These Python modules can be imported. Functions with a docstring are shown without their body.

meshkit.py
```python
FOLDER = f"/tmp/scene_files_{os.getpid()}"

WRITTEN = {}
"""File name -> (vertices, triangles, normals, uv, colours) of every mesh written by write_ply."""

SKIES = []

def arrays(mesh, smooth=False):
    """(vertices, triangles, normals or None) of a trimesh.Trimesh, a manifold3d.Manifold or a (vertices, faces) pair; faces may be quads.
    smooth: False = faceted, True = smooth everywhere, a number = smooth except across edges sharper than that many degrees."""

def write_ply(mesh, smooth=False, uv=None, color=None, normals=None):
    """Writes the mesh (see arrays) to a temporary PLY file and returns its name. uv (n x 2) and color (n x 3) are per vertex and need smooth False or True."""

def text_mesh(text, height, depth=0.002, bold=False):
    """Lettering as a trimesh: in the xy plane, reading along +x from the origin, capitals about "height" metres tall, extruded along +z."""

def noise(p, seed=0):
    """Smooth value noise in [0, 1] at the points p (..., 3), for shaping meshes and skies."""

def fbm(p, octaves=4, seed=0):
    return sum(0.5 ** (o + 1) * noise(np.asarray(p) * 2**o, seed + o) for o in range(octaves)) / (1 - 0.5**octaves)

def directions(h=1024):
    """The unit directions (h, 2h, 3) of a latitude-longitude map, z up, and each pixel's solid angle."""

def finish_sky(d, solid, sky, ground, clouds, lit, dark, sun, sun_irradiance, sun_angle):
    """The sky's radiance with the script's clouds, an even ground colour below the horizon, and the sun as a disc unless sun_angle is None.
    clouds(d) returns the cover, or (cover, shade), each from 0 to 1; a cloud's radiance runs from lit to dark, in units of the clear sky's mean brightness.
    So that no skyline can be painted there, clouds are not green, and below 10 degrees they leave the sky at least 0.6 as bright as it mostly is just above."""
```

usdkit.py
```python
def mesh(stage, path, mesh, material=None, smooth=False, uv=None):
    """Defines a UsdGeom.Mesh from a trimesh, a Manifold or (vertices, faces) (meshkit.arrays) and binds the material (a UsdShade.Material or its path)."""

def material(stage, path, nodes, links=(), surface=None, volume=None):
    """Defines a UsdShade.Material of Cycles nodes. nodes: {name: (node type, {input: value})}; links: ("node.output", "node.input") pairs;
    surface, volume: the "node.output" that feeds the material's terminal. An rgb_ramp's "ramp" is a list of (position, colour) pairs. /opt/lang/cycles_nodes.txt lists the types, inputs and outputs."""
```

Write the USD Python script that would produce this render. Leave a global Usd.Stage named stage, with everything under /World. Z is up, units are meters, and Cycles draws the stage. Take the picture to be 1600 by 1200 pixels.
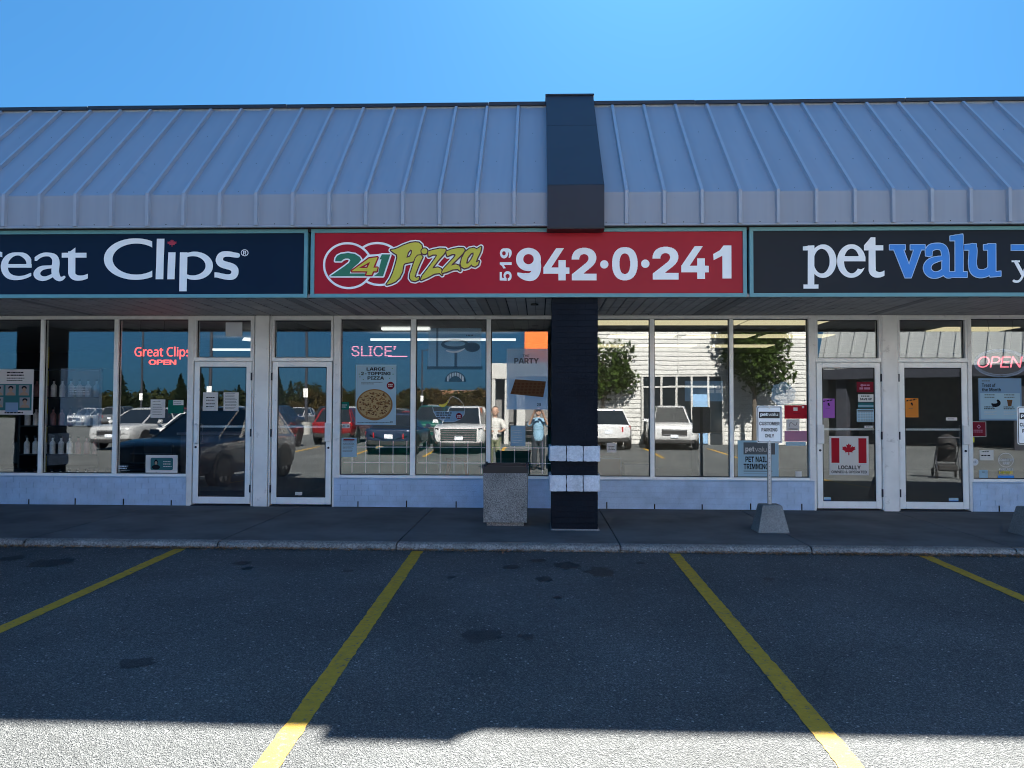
import math, random, glob
import numpy as np, trimesh, manifold3d, usdkit, meshkit
from pxr import Usd, UsdGeom, UsdLux, UsdShade, Gf, Sdf
from shapely.geometry import Polygon, Point, LineString, box as sbox, MultiPolygon
from shapely import affinity, union_all

# ------------------------------------------------------------------ camera, sky, sun, exposure
EXPOSURE = 2.7
SKY_STRENGTH = 0.052
SUN_INTENSITY = 1.25
SUN_DIR = np.array([0.172, 1.0, 0.885]); SUN_DIR /= np.linalg.norm(SUN_DIR)
stage = Usd.Stage.CreateInMemory()
UsdGeom.SetStageUpAxis(stage, 'Z'); UsdGeom.SetStageMetersPerUnit(stage, 1.0)
UsdGeom.Xform.Define(stage, '/World'); UsdGeom.Scope.Define(stage, '/World/Looks')
CAM_Z = 1.396
yaw, pitch, roll = [math.radians(a) for a in (1.961, 1.907, 0.194)]
def cam_axes():
    cy, sy, cp, sp, cr, sr = math.cos(yaw), math.sin(yaw), math.cos(pitch), math.sin(pitch), math.cos(roll), math.sin(roll)
    r = np.array([cy, sy, 0]); f = np.array([-sy*cp, cy*cp, sp]); u = np.cross(r, f)
    return cr*r + sr*u, -sr*r + cr*u, f
_r, _u, _f = cam_axes()
cam = UsdGeom.Camera.Define(stage, '/World/camera')
cam.CreateHorizontalApertureAttr(36.0); cam.CreateFocalLengthAttr(36.0*1201.34/1600.0)
cam.CreateFStopAttr(0.0); cam.CreateExposureAttr(EXPOSURE)
cam.CreateClippingRangeAttr(Gf.Vec2f(0.05, 5000))
cam.AddTransformOp().Set(Gf.Matrix4d(*_r, 0, *_u, 0, *(-_f), 0, 0, 0, CAM_Z, 1))
elev = math.asin(SUN_DIR[2]); rot = math.atan2(SUN_DIR[0], SUN_DIR[1])
skymat = usdkit.material(stage, '/World/Looks/sky', {
    's': ('sky_texture', {'sky_type': 'single_scattering', 'sun_disc': False, 'sun_elevation': elev, 'sun_rotation': rot,
                          'altitude': 300.0, 'air_density': 1.0, 'aerosol_density': 1.3, 'ozone_density': 3.0}),
    'g': ('gamma', {'gamma': .48}), 't': ('mix_color', {'blend_type': 'multiply', 'fac': 1.0, 'b': (.185, .585, 1.06), 'use_clamp': False}),
    'b': ('background_shader', {'strength': SKY_STRENGTH})}, [('s.color', 'g.color'), ('g.color', 't.a'), ('t.result', 'b.color')], surface='b.background')
dome = UsdLux.DomeLight.Define(stage, '/World/sky')
UsdShade.MaterialBindingAPI.Apply(dome.GetPrim()).Bind(skymat)
dome.GetPrim().SetCustomDataByKey('kind', 'structure')
sun = UsdLux.DistantLight.Define(stage, '/World/sun')
sun.CreateIntensityAttr(SUN_INTENSITY); sun.CreateAngleAttr(0.53); sun.CreateNormalizeAttr(True); sun.CreateColorAttr(Gf.Vec3f(1.0, 0.95, 0.87))
zx = SUN_DIR; xx = np.cross([0, 0, 1.0], zx); xx /= np.linalg.norm(xx); yx = np.cross(zx, xx)
sun.AddTransformOp().Set(Gf.Matrix4d(*xx, 0, *yx, 0, *zx, 0, 0, 0, 50, 1))

# ------------------------------------------------------------------ helpers
rng = np.random.default_rng(7)
COUNT = {}
def numbered(parent, name):
    k = parent + '/' + name; n = COUNT.get(k, 0); COUNT[k] = n + 1
    return k if n == 0 else f'{k}_{n:03d}'
def setd(prim, label=None, cat=None, group=None, kind=None):
    for k, v in (('label', label), ('category', cat), ('group', group), ('kind', kind)):
        if v: prim.SetCustomDataByKey(k, v)
    return prim
def path(p): return '/World' if p is None else (p if isinstance(p, str) else str(p.GetPath()))
def obj(name, mesh, m, parent=None, smooth=False, **kw):
    pr = usdkit.mesh(stage, numbered(path(parent), name), mesh, M[m] if isinstance(m, str) else m, smooth=smooth).GetPrim()
    return setd(pr, **kw)
def thing(name, label=None, cat=None, loc=(0, 0, 0), rot=0, scale=None, parent=None, **kw):
    x = UsdGeom.Xform.Define(stage, numbered(path(parent), name))
    x.AddTranslateOp().Set(Gf.Vec3d(*map(float, loc))); x.AddRotateZOp().Set(float(rot))
    x.AddScaleOp().Set(Gf.Vec3f(*(scale or (1, 1, 1))))
    return setd(x.GetPrim(), label, cat, **kw)
def dup(src, label, loc, rot=0, scale=None, group=None, name=None):
    w = src.GetCustomData()
    t = thing(name or src.GetName().rstrip('0123456789_'), label, w.get('category'), loc, rot, scale, group=group or w.get('group'))
    t.GetReferences().AddInternalReference(src.GetPath()); t.SetInstanceable(True)
    return t

class MB:
    def __init__(s): s.v = []; s.f = []; s.n = 0
    def add(s, v, f):
        s.v.append(np.asarray(v, float)); s.f.append(np.asarray(f, int) + s.n); s.n += len(v); return s
    def tm(s, m): return s.add(m.vertices, m.faces)
    def box(s, x0, x1, y0, y1, z0, z1):
        v = [(x, y, z) for x in (x0, x1) for y in (y0, y1) for z in (z0, z1)]
        return s.add(v, BOXF)
    def bev(s, x0, x1, y0, y1, z0, z1, b=0.006):
        return s.tm(bevbox(x0, x1, y0, y1, z0, z1, b))
    def tube(s, pts, r, k=8, cap=True):
        pts = np.asarray(pts, float); n = len(pts); r = np.broadcast_to(r, n)
        d = np.gradient(pts, axis=0); d /= np.linalg.norm(d, axis=1)[:, None] + 1e-12
        ref = np.array([0, 0, 1.0]) if abs(d[0][2]) < .9 else np.array([1.0, 0, 0])
        vs = []
        for i in range(n):
            a = np.cross(d[i], ref); a /= np.linalg.norm(a) + 1e-12; b = np.cross(d[i], a)
            t = np.arange(k)*2*math.pi/k
            vs.append(pts[i] + r[i]*(np.cos(t)[:, None]*a + np.sin(t)[:, None]*b))
        f = []
        for i in range(n-1):
            for j in range(k):
                a, b = i*k+j, i*k+(j+1) % k
                f += [(a, a+k, b), (b, a+k, b+k)]
        if cap:
            for j in range(1, k-1):
                f += [(0, j, j+1), ((n-1)*k, (n-1)*k+j+1, (n-1)*k+j)]
        return s.add(np.vstack(vs), f)
    def done(s): return (np.vstack(s.v), np.vstack(s.f))
BOXF = [(0, 1, 3), (0, 3, 2), (4, 6, 7), (4, 7, 5), (0, 4, 5), (0, 5, 1), (2, 3, 7), (2, 7, 6), (0, 2, 6), (0, 6, 4), (1, 5, 7), (1, 7, 3)]
def bx(*a): return MB().box(*a).done()
def bevbox(x0, x1, y0, y1, z0, z1, b=0.006):
    b = min(b, (x1-x0)*.45, (y1-y0)*.45, (z1-z0)*.45)
    pts = []
    for sx, X in ((1, x0), (-1, x1)):
        for sy, Y in ((1, y0), (-1, y1)):
            for sz, Z in ((1, z0), (-1, z1)):
                pts += [(X, Y+sy*b, Z+sz*b), (X+sx*b, Y, Z+sz*b), (X+sx*b, Y+sy*b, Z)]
    return trimesh.convex.convex_hull(np.array(pts))
def bev(*a): m = bevbox(*a); return (m.vertices, m.faces)
def hull(pts): m = trimesh.convex.convex_hull(np.asarray(pts, float)); return (m.vertices, m.faces)
def geoms(s): return [g for g in getattr(s, 'geoms', [s]) if g.geom_type == 'Polygon' and g.area > 1e-9]
def facing(shape, y, d=0.003):
    """extrude a shape given in (x, z) to a solid whose front is at y, d deep (towards the building)"""
    mb = MB()
    for g in geoms(shape):
        m = trimesh.creation.extrude_polygon(g, d, engine='earcut'); v = m.vertices
        mb.add(np.stack([v[:, 0], y + d - v[:, 2], v[:, 1]], 1), m.faces)
    return mb.done()
FD = glob.glob('/opt/blender-*/*/datafiles/fonts')[0]
TC = {}
def glyphs(text, weight=700, font='Inter.woff2', px=110, opsz=32):
    """outline of a text, capital height 1, from the origin"""
    key = (text, weight, font, px)
    if key in TC: return TC[key]
    from PIL import Image, ImageDraw, ImageFont
    f = ImageFont.truetype(f'{FD}/{font}', px)
    if font.startswith('Inter'): f.set_variation_by_axes([opsz, weight])
    x0, y0, x1, y1 = f.getbbox(text, anchor='ls')
    im = Image.new('L', (x1-x0+8, y1-y0+8)); ImageDraw.Draw(im).text((4-x0, 4-y0), text, 255, font=f, anchor='ls')
    on = np.pad(np.asarray(im) > 127, ((0, 0), (1, 1))).astype(np.int8)
    rows, st = np.nonzero(np.diff(on, axis=1) == 1); en = np.nonzero(np.diff(on, axis=1) == -1)[1]
    import shapely
    sh = union_all(shapely.box(st, -rows-1, en, -rows)).buffer(.7).buffer(-.7).simplify(.55)
    s = 1/(px*.728)
    TC[key] = affinity.affine_transform(sh, [s, 0, 0, s, 0, (4-y0)*s])
    return TC[key]
def fit(shape, x0, x1, z0, z1, keep=False):
    a, b, c, d = shape.bounds
    sx, sz = (x1-x0)/(c-a), (z1-z0)/(d-b)
    if keep: sx = sz = min(sx, sz); x0 = (x0+x1)/2-(c-a)*sx/2; z0 = (z0+z1)/2-(d-b)*sz/2
    return affinity.affine_transform(shape, [sx, 0, 0, sz, x0-a*sx, z0-b*sz])
def text(t, x, z, h, weight=700, align='l', **k):
    g = affinity.scale(glyphs(t, weight, **k), h, h, origin=(0, 0)); a, b, c, d = g.bounds
    return affinity.translate(g, x - {'l': a, 'c': (a+c)/2, 'r': c}[align], z)
def stroke(pts, w, n=14):
    """brush stroke of varying width along a smooth curve through pts"""
    p = np.asarray(pts, float); w = np.broadcast_to(np.asarray(w, float), len(p))
    from scipy.interpolate import PchipInterpolator, CubicSpline
    if len(p) > 2:
        t = np.r_[0, np.cumsum(np.linalg.norm(np.diff(p, axis=0), axis=1))]; q = np.linspace(0, t[-1], n*(len(p)-1)+1)
        c = CubicSpline(t, p)(q); ww = PchipInterpolator(t, w)(q)
    else:
        c = p; ww = w
    out = []
    for i in range(len(c)-1):
        out.append(union_all([Point(*c[i]).buffer(ww[i]/2, 8), Point(*c[i+1]).buffer(ww[i+1]/2, 8)]).convex_hull)
    return union_all(out)
def ell(cx, cy, rx, ry, q=24): return affinity.scale(Point(cx, cy).buffer(1, q), rx, ry, origin=(cx, cy))
def poly(*p): return Polygon(p).buffer(0)
def rrect(x0, x1, z0, z1, r): return sbox(x0+r, z0+r, x1-r, z1-r).buffer(r, 6)
LEAF = [(0, 1), (.12, .78), (.27, .86), (.2, .47), (.4, .67), (.45, .55), (.68, .59), (.6, .37), (.72, .3), (.36, .02), (.4, -.12), (.05, -.07), (.05, -.45)]
LEAF = Polygon(LEAF + [(-x, y) for x, y in LEAF[::-1][:-1]] )
LEAF = LEAF.buffer(0)

# ------------------------------------------------------------------ materials
M = {}
def mat(name, nodes, links, surface='p.BSDF'):
    M[name] = usdkit.material(stage, '/World/Looks/' + name, nodes, links, surface=surface); return M[name]
def plain(name, c, rough=.6, metal=0., var=.12, scale=6., spec=None, bump=0., bscale=60., coat=0., wear=None):
    """paint / plastic / metal with slight tonal unevenness"""
    c = np.asarray(c, float); p = {'roughness': rough, 'metallic': metal}
    if spec is not None: p['specular_ior_level'] = spec
    if coat: p['coat_weight'] = coat; p['coat_roughness'] = .05
    n = {'g': ('geometry', {}), 'n': ('noise_texture', {'scale': scale, 'detail': 5.0, 'roughness': .6}),
         'r': ('rgb_ramp', {'ramp': [(.25, c*(1-var)), (.75, np.minimum(c*(1+var), .95))]}), 'p': ('principled_bsdf', p)}
    l = [('g.position', 'n.vector'), ('n.fac', 'r.fac')]
    last = 'r.color'
    if wear:
        n['wn'] = ('noise_texture', {'scale': wear[1], 'detail': 6.0, 'roughness': .65})
        n['wr'] = ('map_range', {'from_min': wear[2], 'from_max': wear[2]+.12, 'to_min': 0., 'to_max': wear[3], 'clamp': True})
        n['wm'] = ('mix_color', {'b': wear[0]})
        l += [('g.position', 'wn.vector'), ('wn.fac', 'wr.value'), ('wr.result', 'wm.fac'), (last, 'wm.a')]; last = 'wm.result'
    l.append((last, 'p.base_color'))
    if bump:
        n['bn'] = ('noise_texture', {'scale': bscale, 'detail': 4.0}); n['b'] = ('bump', {'strength': 1.0, 'distance': bump})
        l += [('g.position', 'bn.vector'), ('bn.fac', 'b.height'), ('b.normal', 'p.normal')]
    return mat(name, n, l)
def emit(name, c, s):
    return mat(name, {'e': ('emission', {'color': c, 'strength': s})}, [], 'e.emission')

mat('asphalt', {
    'g': ('geometry', {}),
    'v': ('voronoi_texture', {'scale': 150.0}), 'sep': ('separate_color', {}), 'vr': ('rgb_ramp', {'ramp': [(0, (.046, .052, .055)), (.5, (.092, .102, .105)), (.88, (.140, .150, .150)), (1, (.27, .28, .275))]}),
    'n': ('noise_texture', {'scale': .55, 'detail': 7.0, 'roughness': .62}), 'nr': ('map_range', {'from_min': .3, 'from_max': .7, 'to_min': .68, 'to_max': 1.25}),
    'm1': ('mix_color', {'blend_type': 'multiply', 'fac': 1.0}),
    # hairline cracks
    'cn': ('noise_texture', {'scale': 1.6, 'detail': 5.0}), 'cv': ('mix_color', {'blend_type': 'add', 'fac': .55, 'use_clamp': False}),
    'ce': ('voronoi_texture', {'dimensions': '2D', 'feature': 'distance_to_edge', 'scale': .23}), 'cr': ('map_range', {'from_min': .0006, 'from_max': .0030, 'to_min': .80, 'to_max': 1.0, 'clamp': True}), 'm3': ('mix_color', {'blend_type': 'multiply', 'fac': 1.0}),
    # pale grit
    'gv': ('voronoi_texture', {'dimensions': '2D', 'scale': 26.0}), 'gsep': ('separate_color', {}), 'gc': ('math', {'math_type': 'greater_than', 'value2': .955}), 'gd': ('math', {'math_type': 'less_than', 'value2': .17}), 'gm': ('math', {'math_type': 'multiply'}), 'm4': ('mix_color', {'b': (.42, .41, .39)}),
    'bn': ('noise_texture', {'scale': 85.0, 'detail': 3.0}), 'ba': ('math', {'math_type': 'add'}), 'b': ('bump', {'strength': 1.0, 'distance': .0085}),
    'p': ('principled_bsdf', {'roughness': .8, 'specular_ior_level': .35})},
    [('g.position', 'v.vector'), ('v.color', 'sep.color'), ('sep.r', 'vr.fac'), ('g.position', 'n.vector'), ('n.fac', 'nr.value'), ('vr.color', 'm1.a'), ('nr.result', 'm1.b'),
     ('g.position', 'cn.vector'), ('g.position', 'cv.a'), ('cn.color', 'cv.b'), ('cv.result', 'ce.vector'), ('ce.distance', 'cr.value'), ('m1.result', 'm3.a'), ('cr.result', 'm3.b'),
     ('g.position', 'gv.vector'), ('gv.color', 'gsep.color'), ('gsep.b', 'gc.value1'), ('gv.distance', 'gd.value1'), ('gc.value', 'gm.value1'), ('gd.value', 'gm.value2'), ('gm.value', 'm4.fac'), ('m3.result', 'm4.a'), ('m4.result', 'p.base_color'),
     ('g.position', 'bn.vector'), ('bn.fac', 'ba.value1'), ('v.distance', 'ba.value2'), ('ba.value', 'b.height'), ('b.normal', 'p.normal')])
mat('oil_stain', {'g': ('geometry', {}), 'v': ('voronoi_texture', {'scale': 150.0}), 'sep': ('separate_color', {}), 'vr': ('rgb_ramp', {'ramp': [(0, (.014, .015, .017)), (.6, (.028, .030, .032)), (1, (.07, .072, .07))]}), 'b': ('bump', {'strength': 1.0, 'distance': .004}), 'p': ('principled_bsdf', {'roughness': .6, 'specular_ior_level': .35})},
    [('g.position', 'v.vector'), ('v.color', 'sep.color'), ('sep.r', 'vr.fac'), ('vr.color', 'p.base_color'), ('v.distance', 'b.height'), ('b.normal', 'p.normal')])
def stone(name, c1, c2, scale=130., bump=.002, big=1.3, rough=.85, spec=.3, dirt=.25):
    mat(name, {'g': ('geometry', {}), 'v': ('noise_texture', {'scale': scale, 'detail': 3.0, 'roughness': .7}), 'r': ('rgb_ramp', {'ramp': [(.3, c1), (.7, c2)]}),
        'n': ('noise_texture', {'scale': big, 'detail': 6.0, 'roughness': .6}), 'nr': ('map_range', {'from_min': .3, 'from_max': .7, 'to_min': 1-dirt, 'to_max': 1.2}),
        'm': ('mix_color', {'blend_type': 'multiply', 'fac': 1.0}), 'b': ('bump', {'strength': 1.0, 'distance': bump}), 'p': ('principled_bsdf', {'roughness': rough, 'specular_ior_level': spec})},
        [('g.position', 'v.vector'), ('v.fac', 'r.fac'), ('g.position', 'n.vector'), ('n.fac', 'nr.value'), ('r.color', 'm.a'), ('nr.result', 'm.b'), ('m.result', 'p.base_color'),
         ('v.fac', 'b.height'), ('b.normal', 'p.normal')])
stone('concrete', (.105, .107, .108), (.175, .175, .17), dirt=.42)
stone('kerb_concrete', (.09, .09, .088), (.38, .365, .34), scale=48., bump=.009, big=5.)
stone('aggregate', (.05, .048, .045), (.42, .40, .37), scale=75., bump=.004, big=3.)
stone('base_concrete', (.20, .20, .19), (.34, .335, .32), scale=60.)
stone('white_block', (.52, .54, .58), (.72, .74, .78), scale=45., bump=.006, big=5.)
stone('knee_paint', (.38, .49, .64), (.47, .59, .75), scale=70., bump=.003, big=4., dirt=.10)
stone('dark_brick', (.005, .007, .012), (.012, .015, .021), scale=60., bump=.002, big=3., rough=.7, spec=.12)
mat('roof_metal', {'g': ('geometry', {}), 'o': ('object_info', {}), 'mp': ('mapping', {'scale': (9.0, .55, .55)}), 'n': ('noise_texture', {'scale': 1.0, 'detail': 5.0, 'roughness': .6}),
    'r': ('rgb_ramp', {'ramp': [(.30, (.250, .272, .315)), (.52, (.268, .290, .335)), (.75, (.282, .305, .350))]}), 'ov': ('map_range', {'from_min': 0., 'from_max': 1., 'to_min': .97, 'to_max': 1.03}), 'm1': ('mix_color', {'blend_type': 'multiply', 'fac': 1.0}),
    'n2': ('noise_texture', {'scale': 26.0, 'detail': 6.0, 'roughness': .7}), 'w': ('map_range', {'from_min': .68, 'from_max': .76, 'to_min': 0., 'to_max': .55, 'clamp': True}), 'm2': ('mix_color', {'b': (.15, .13, .12)}),
    'n3': ('noise_texture', {'scale': 1.6, 'detail': 2.0}), 'b': ('bump', {'strength': 1.0, 'distance': .006}), 'rr': ('map_range', {'from_min': .3, 'from_max': .7, 'to_min': .46, 'to_max': .56}), 'p': ('principled_bsdf', {'specular_ior_level': .4})},
    [('g.position', 'mp.vector'), ('mp.vector', 'n.vector'), ('n.fac', 'r.fac'), ('o.random', 'ov.value'), ('r.color', 'm1.a'), ('ov.result', 'm1.b'), ('g.position', 'n2.vector'), ('n2.fac', 'w.value'), ('w.result', 'm2.fac'), ('m1.result', 'm2.a'), ('m2.result', 'p.base_color'),
     ('g.position', 'n3.vector'), ('n3.fac', 'b.height'), ('b.normal', 'p.normal'), ('n.fac', 'rr.value'), ('rr.result', 'p.roughness')])
plain('roof_rib', (.31, .335, .385), rough=.42, var=.05)
plain('ridge_dark', (.018, .022, .032), rough=.4)
plain('closure_strip', (.34, .33, .31), rough=.6, var=.2, scale=20.)
plain('dark_metal', (.034, .037, .048), rough=.45, var=.10, scale=2., spec=.18)
plain('soffit', (.38, .37, .36), rough=.6, var=.18, scale=3., wear=((.03, .03, .03), 5., .56, .5))
plain('soffit_dark', (.20, .20, .20), rough=.6, var=.18, scale=3.)
plain('trim_grey', (.33, .32, .30), rough=.5, var=.1)
plain('aluminium', (.78, .76, .73), rough=.45, metal=.0, var=.08, scale=9., wear=((.22, .20, .18), 14., .60, .35))
plain('white_frame', (.92, .90, .86), rough=.40, var=.06, scale=7., wear=((.30, .27, .24), 22., .63, .45))
plain('gasket', (.012, .012, .013), rough=.6)
plain('post_white', (.84, .82, .78), rough=.5, var=.10, scale=3., wear=((.30, .27, .24), 7., .60, .45))
plain('teal_frame', (.115, .30, .325), rough=.45, var=.08, scale=3.)
plain('navy_panel', (.006, .016, .036), rough=.35, var=.1, scale=1., spec=.12)
plain('charcoal_panel', (.012, .017, .024), rough=.35, var=.1, scale=1., spec=.12)
plain('red_panel', (.40, .016, .030), rough=.35, var=.06, scale=1.2, spec=.12)
plain('sign_white', (.90, .88, .84), rough=.4, var=.03)
plain('leaf_red', (.42, .022, .045), rough=.4)
plain('sign_green', (.02, .17, .085), rough=.4)
plain('sign_yellow', (.62, .52, .035), rough=.4, var=.05)
plain('sign_maroon', (.075, .006, .010), rough=.4)
plain('sign_blue', (.010, .21, .62), rough=.4, var=.03)
plain('sign_pale_blue', (.40, .58, .80), rough=.4, var=.03)
plain('black', (.008, .008, .009), rough=.45)
plain('black_matt', (.010, .010, .011), rough=.8)
plain('steel', (.45, .45, .45), rough=.35, metal=.9, var=.1)
plain('galvanised', (.42, .42, .41), rough=.5, metal=.4, var=.15, scale=25.)
plain('line_yellow', (.50, .285, .013), rough=.8, var=.18, scale=18., bump=.003, bscale=110., wear=((.10, .10, .095), 30., .55, .95))
def paper(name, c, tr=.25):
    mat(name, {'d': ('diffuse_bsdf', {'color': c}), 't': ('translucent_bsdf', {'color': c}), 'm': ('mix_closure', {'fac': tr})}, [('d.BSDF', 'm.closure1'), ('t.BSDF', 'm.closure2')], 'm.closure')
for nm, c in dict(paper_white=(.82, .82, .82), paper_blue=(.46, .68, .82), paper_purple=(.50, .18, .66), paper_orange=(.85, .33, .07), paper_maroon=(.26, .03, .05), paper_green=(.02, .20, .16),
                  paper_teal=(.06, .22, .25), paper_grey=(.36, .40, .44), paper_red=(.55, .03, .05), paper_pink=(.60, .30, .45), paper_yellow=(.8, .8, .1), paper_brown=(.20, .11, .06), paper_sky=(.28, .46, .68),
                  ink=(.02, .025, .035), ink_grey=(.16, .18, .2), skin_print=(.5, .36, .28), crust=(.34, .19, .085), cheese=(.56, .42, .22), topping=(.16, .075, .04), greenish=(.1, .3, .12)).items():
    paper(nm, c)
def film(name, c, a):
    mat(name, {'d': ('diffuse_bsdf', {'color': c}), 't': ('transparent_bsdf', {}), 'm': ('mix_closure', {'fac': a})}, [('t.BSDF', 'm.closure1'), ('d.BSDF', 'm.closure2')], 'm.closure')
film('film_grey', (.45, .50, .54), .13); film('film_blue', (.40, .62, .78), .22); film('film_white', (.8, .8, .8), .60); film('film_dark', (.05, .06, .08), .22); film('film_faint', (.40, .62, .78), .15); film('film_party', (.50, .66, .78), .42)
def glass(name, ior, tint, bump):
    mat(name, {'g': ('geometry', {}), 'mp': ('mapping', {'scale': (1.0, 1.0, 1.25)}), 'n': ('noise_texture', {'scale': 1.25, 'detail': .6}), 'b': ('bump', {'strength': 1.0, 'distance': bump}),
               'ri': ('mix_float', {'a': ior, 'b': 1/ior, 'use_clamp': False}), 'f': ('fresnel', {}), 't': ('transparent_bsdf', {'color': tint}), 's': ('glossy_bsdf', {'color': (1, 1, 1), 'roughness': 0.0022}), 'm': ('mix_closure', {})},
        [('g.position', 'mp.vector'), ('mp.vector', 'n.vector'), ('n.fac', 'b.height'), ('b.normal', 's.normal'), ('g.backfacing', 'ri.fac'), ('ri.result', 'f.IOR'), ('f.fac', 'm.fac'), ('t.BSDF', 'm.closure1'), ('s.BSDF', 'm.closure2')], 'm.closure')
glass('window_glass', 2.0, (.95, .97, .97), .0007)
glass('car_glass', 1.6, (.20, .24, .24), 0.0)
emit('neon_red', (1.0, .055, .022), .60); emit('neon_pink', (1.0, .18, .24), .30); emit('led_pink', (1.0, .30, .42), .26); emit('neon_blue', (.2, .3, .5), .05)
emit('ceiling_panel', (1.0, .86, .52), .13); emit('tube_white', (1.0, 1.0, .95), .20)
plain('room_wall', (.16, .16, .16), rough=.8); plain('room_dark', (.09, .095, .10), rough=.8); plain('room_floor', (.10, .10, .10), rough=.4); plain('room_ceiling', (.32, .32, .31), rough=.8)
plain('room_warm', (.26, .24, .21), rough=.8)

# ------------------------------------------------------------------ the ground
GP = [(60, -.12), (8.12, -.085), (-1.0, -.38), (-5, -.24), (-9, -.16), (-45, -.12), (-1500, -.12)]
def gz(y): return float(np.interp(y, [p[0] for p in GP[::-1]], [p[1] for p in GP[::-1]]))
lot = thing('parking_lot', 'dark worn asphalt parking lot with oil stains and yellow bay lines', 'parking lot', kind='structure')
xs = [-1500, -60, -12, -6, 0, 6, 12, 60, 1500]; ys = sorted({p[0] for p in GP} | {3, 5, -3, -20, -100})
v = [(x, y, gz(y)) for y in ys for x in xs]; nx = len(xs)
f = [(j*nx+i, j*nx+i+1, (j+1)*nx+i+1, (j+1)*nx+i) for j in range(len(ys)-1) for i in range(nx-1)]
obj('surface', (v, f), 'asphalt', lot)
def line_strip(x0, x1, ya, yb, w=.118, lift=.004):
    yy = np.linspace(ya, yb, 120); vs = []
    for y in yy:
        t = (y-ya)/(yb-ya); x = x0+(x1-x0)*t; e = rng.normal(0, .0028, 2)
        vs += [(x-w/2+e[0], y, gz(y)+lift), (x+w/2+e[1], y, gz(y)+lift)]
    return (vs, [(2*i, 2*i+1, 2*i+3, 2*i+2) for i in range(len(yy)-1)])
for x0, x1 in ((-3.77, -3.83), (-1.255, -1.225), (1.405, 1.44), (3.95, 4.03), (6.6, 6.7), (-6.4, -6.5), (-9.0, -9.1)):
    obj('bay_line', line_strip(x0, x1, 8.05, 2.6), 'line_yellow', lot)
for x in (-11.7, -9.1, -6.5, -3.95, -1.35, 1.25, 4.3, 6.9):
    obj('bay_line', line_strip(x, x, -4.6, -9.8), 'line_yellow', lot)

for k, (x, y, a) in enumerate(((-.38, 5.39, .134), (-.08, 5.37, .058), (-4.75, 7.36, .19), (-5.23, 7.56, .12), (-.25, 7.40, .08), (0, 7.68, .07), (-.78, 6.99, .041), (.27, 7.48, .13), (.58, 7.24, .15), (.05, 6.95, .08), (-2.87, 7.44, .075), (-2.74, 7.24, .055), (-2.5, 4.77, .09), (1.0, 7.61, .05), (.16, 6.36, .037), (-1.77, 7.18, .048), (2.07, 7.04, .05))):
    q = np.random.default_rng(100+k); th = np.linspace(0, 2*math.pi, 49)[:-1]; nz = meshkit.fbm(np.c_[np.cos(th)*2.2, np.sin(th)*2.2, th*0+k*3.1], 4, k)
    rr = a*(.45+1.1*nz)*(1+.10*q.normal(size=48)); ex = q.uniform(.8, 1.25)
    obj('oil_stain', ([(x, y, gz(y)+.003)]+[(x+r_*math.cos(t)*ex, y+r_*math.sin(t), gz(y+r_*math.sin(t))+.003) for r_, t in zip(rr, th)], [(0, 1+i, 1+(i+1) % 48) for i in range(48)]), 'oil_stain', lot)
walk = thing('sidewalk', 'dark concrete sidewalk in front of the shops, joints between slabs', 'sidewalk', kind='structure')
def wz(y): return -.015*(11-y)/2.88
JX = [-14.2, -12.0, -9.8, -7.6, -5.5, -3.40, -1.49, .86, 2.83, 4.92, 7.0, 9.1, 11.3, 13.5]
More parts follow.
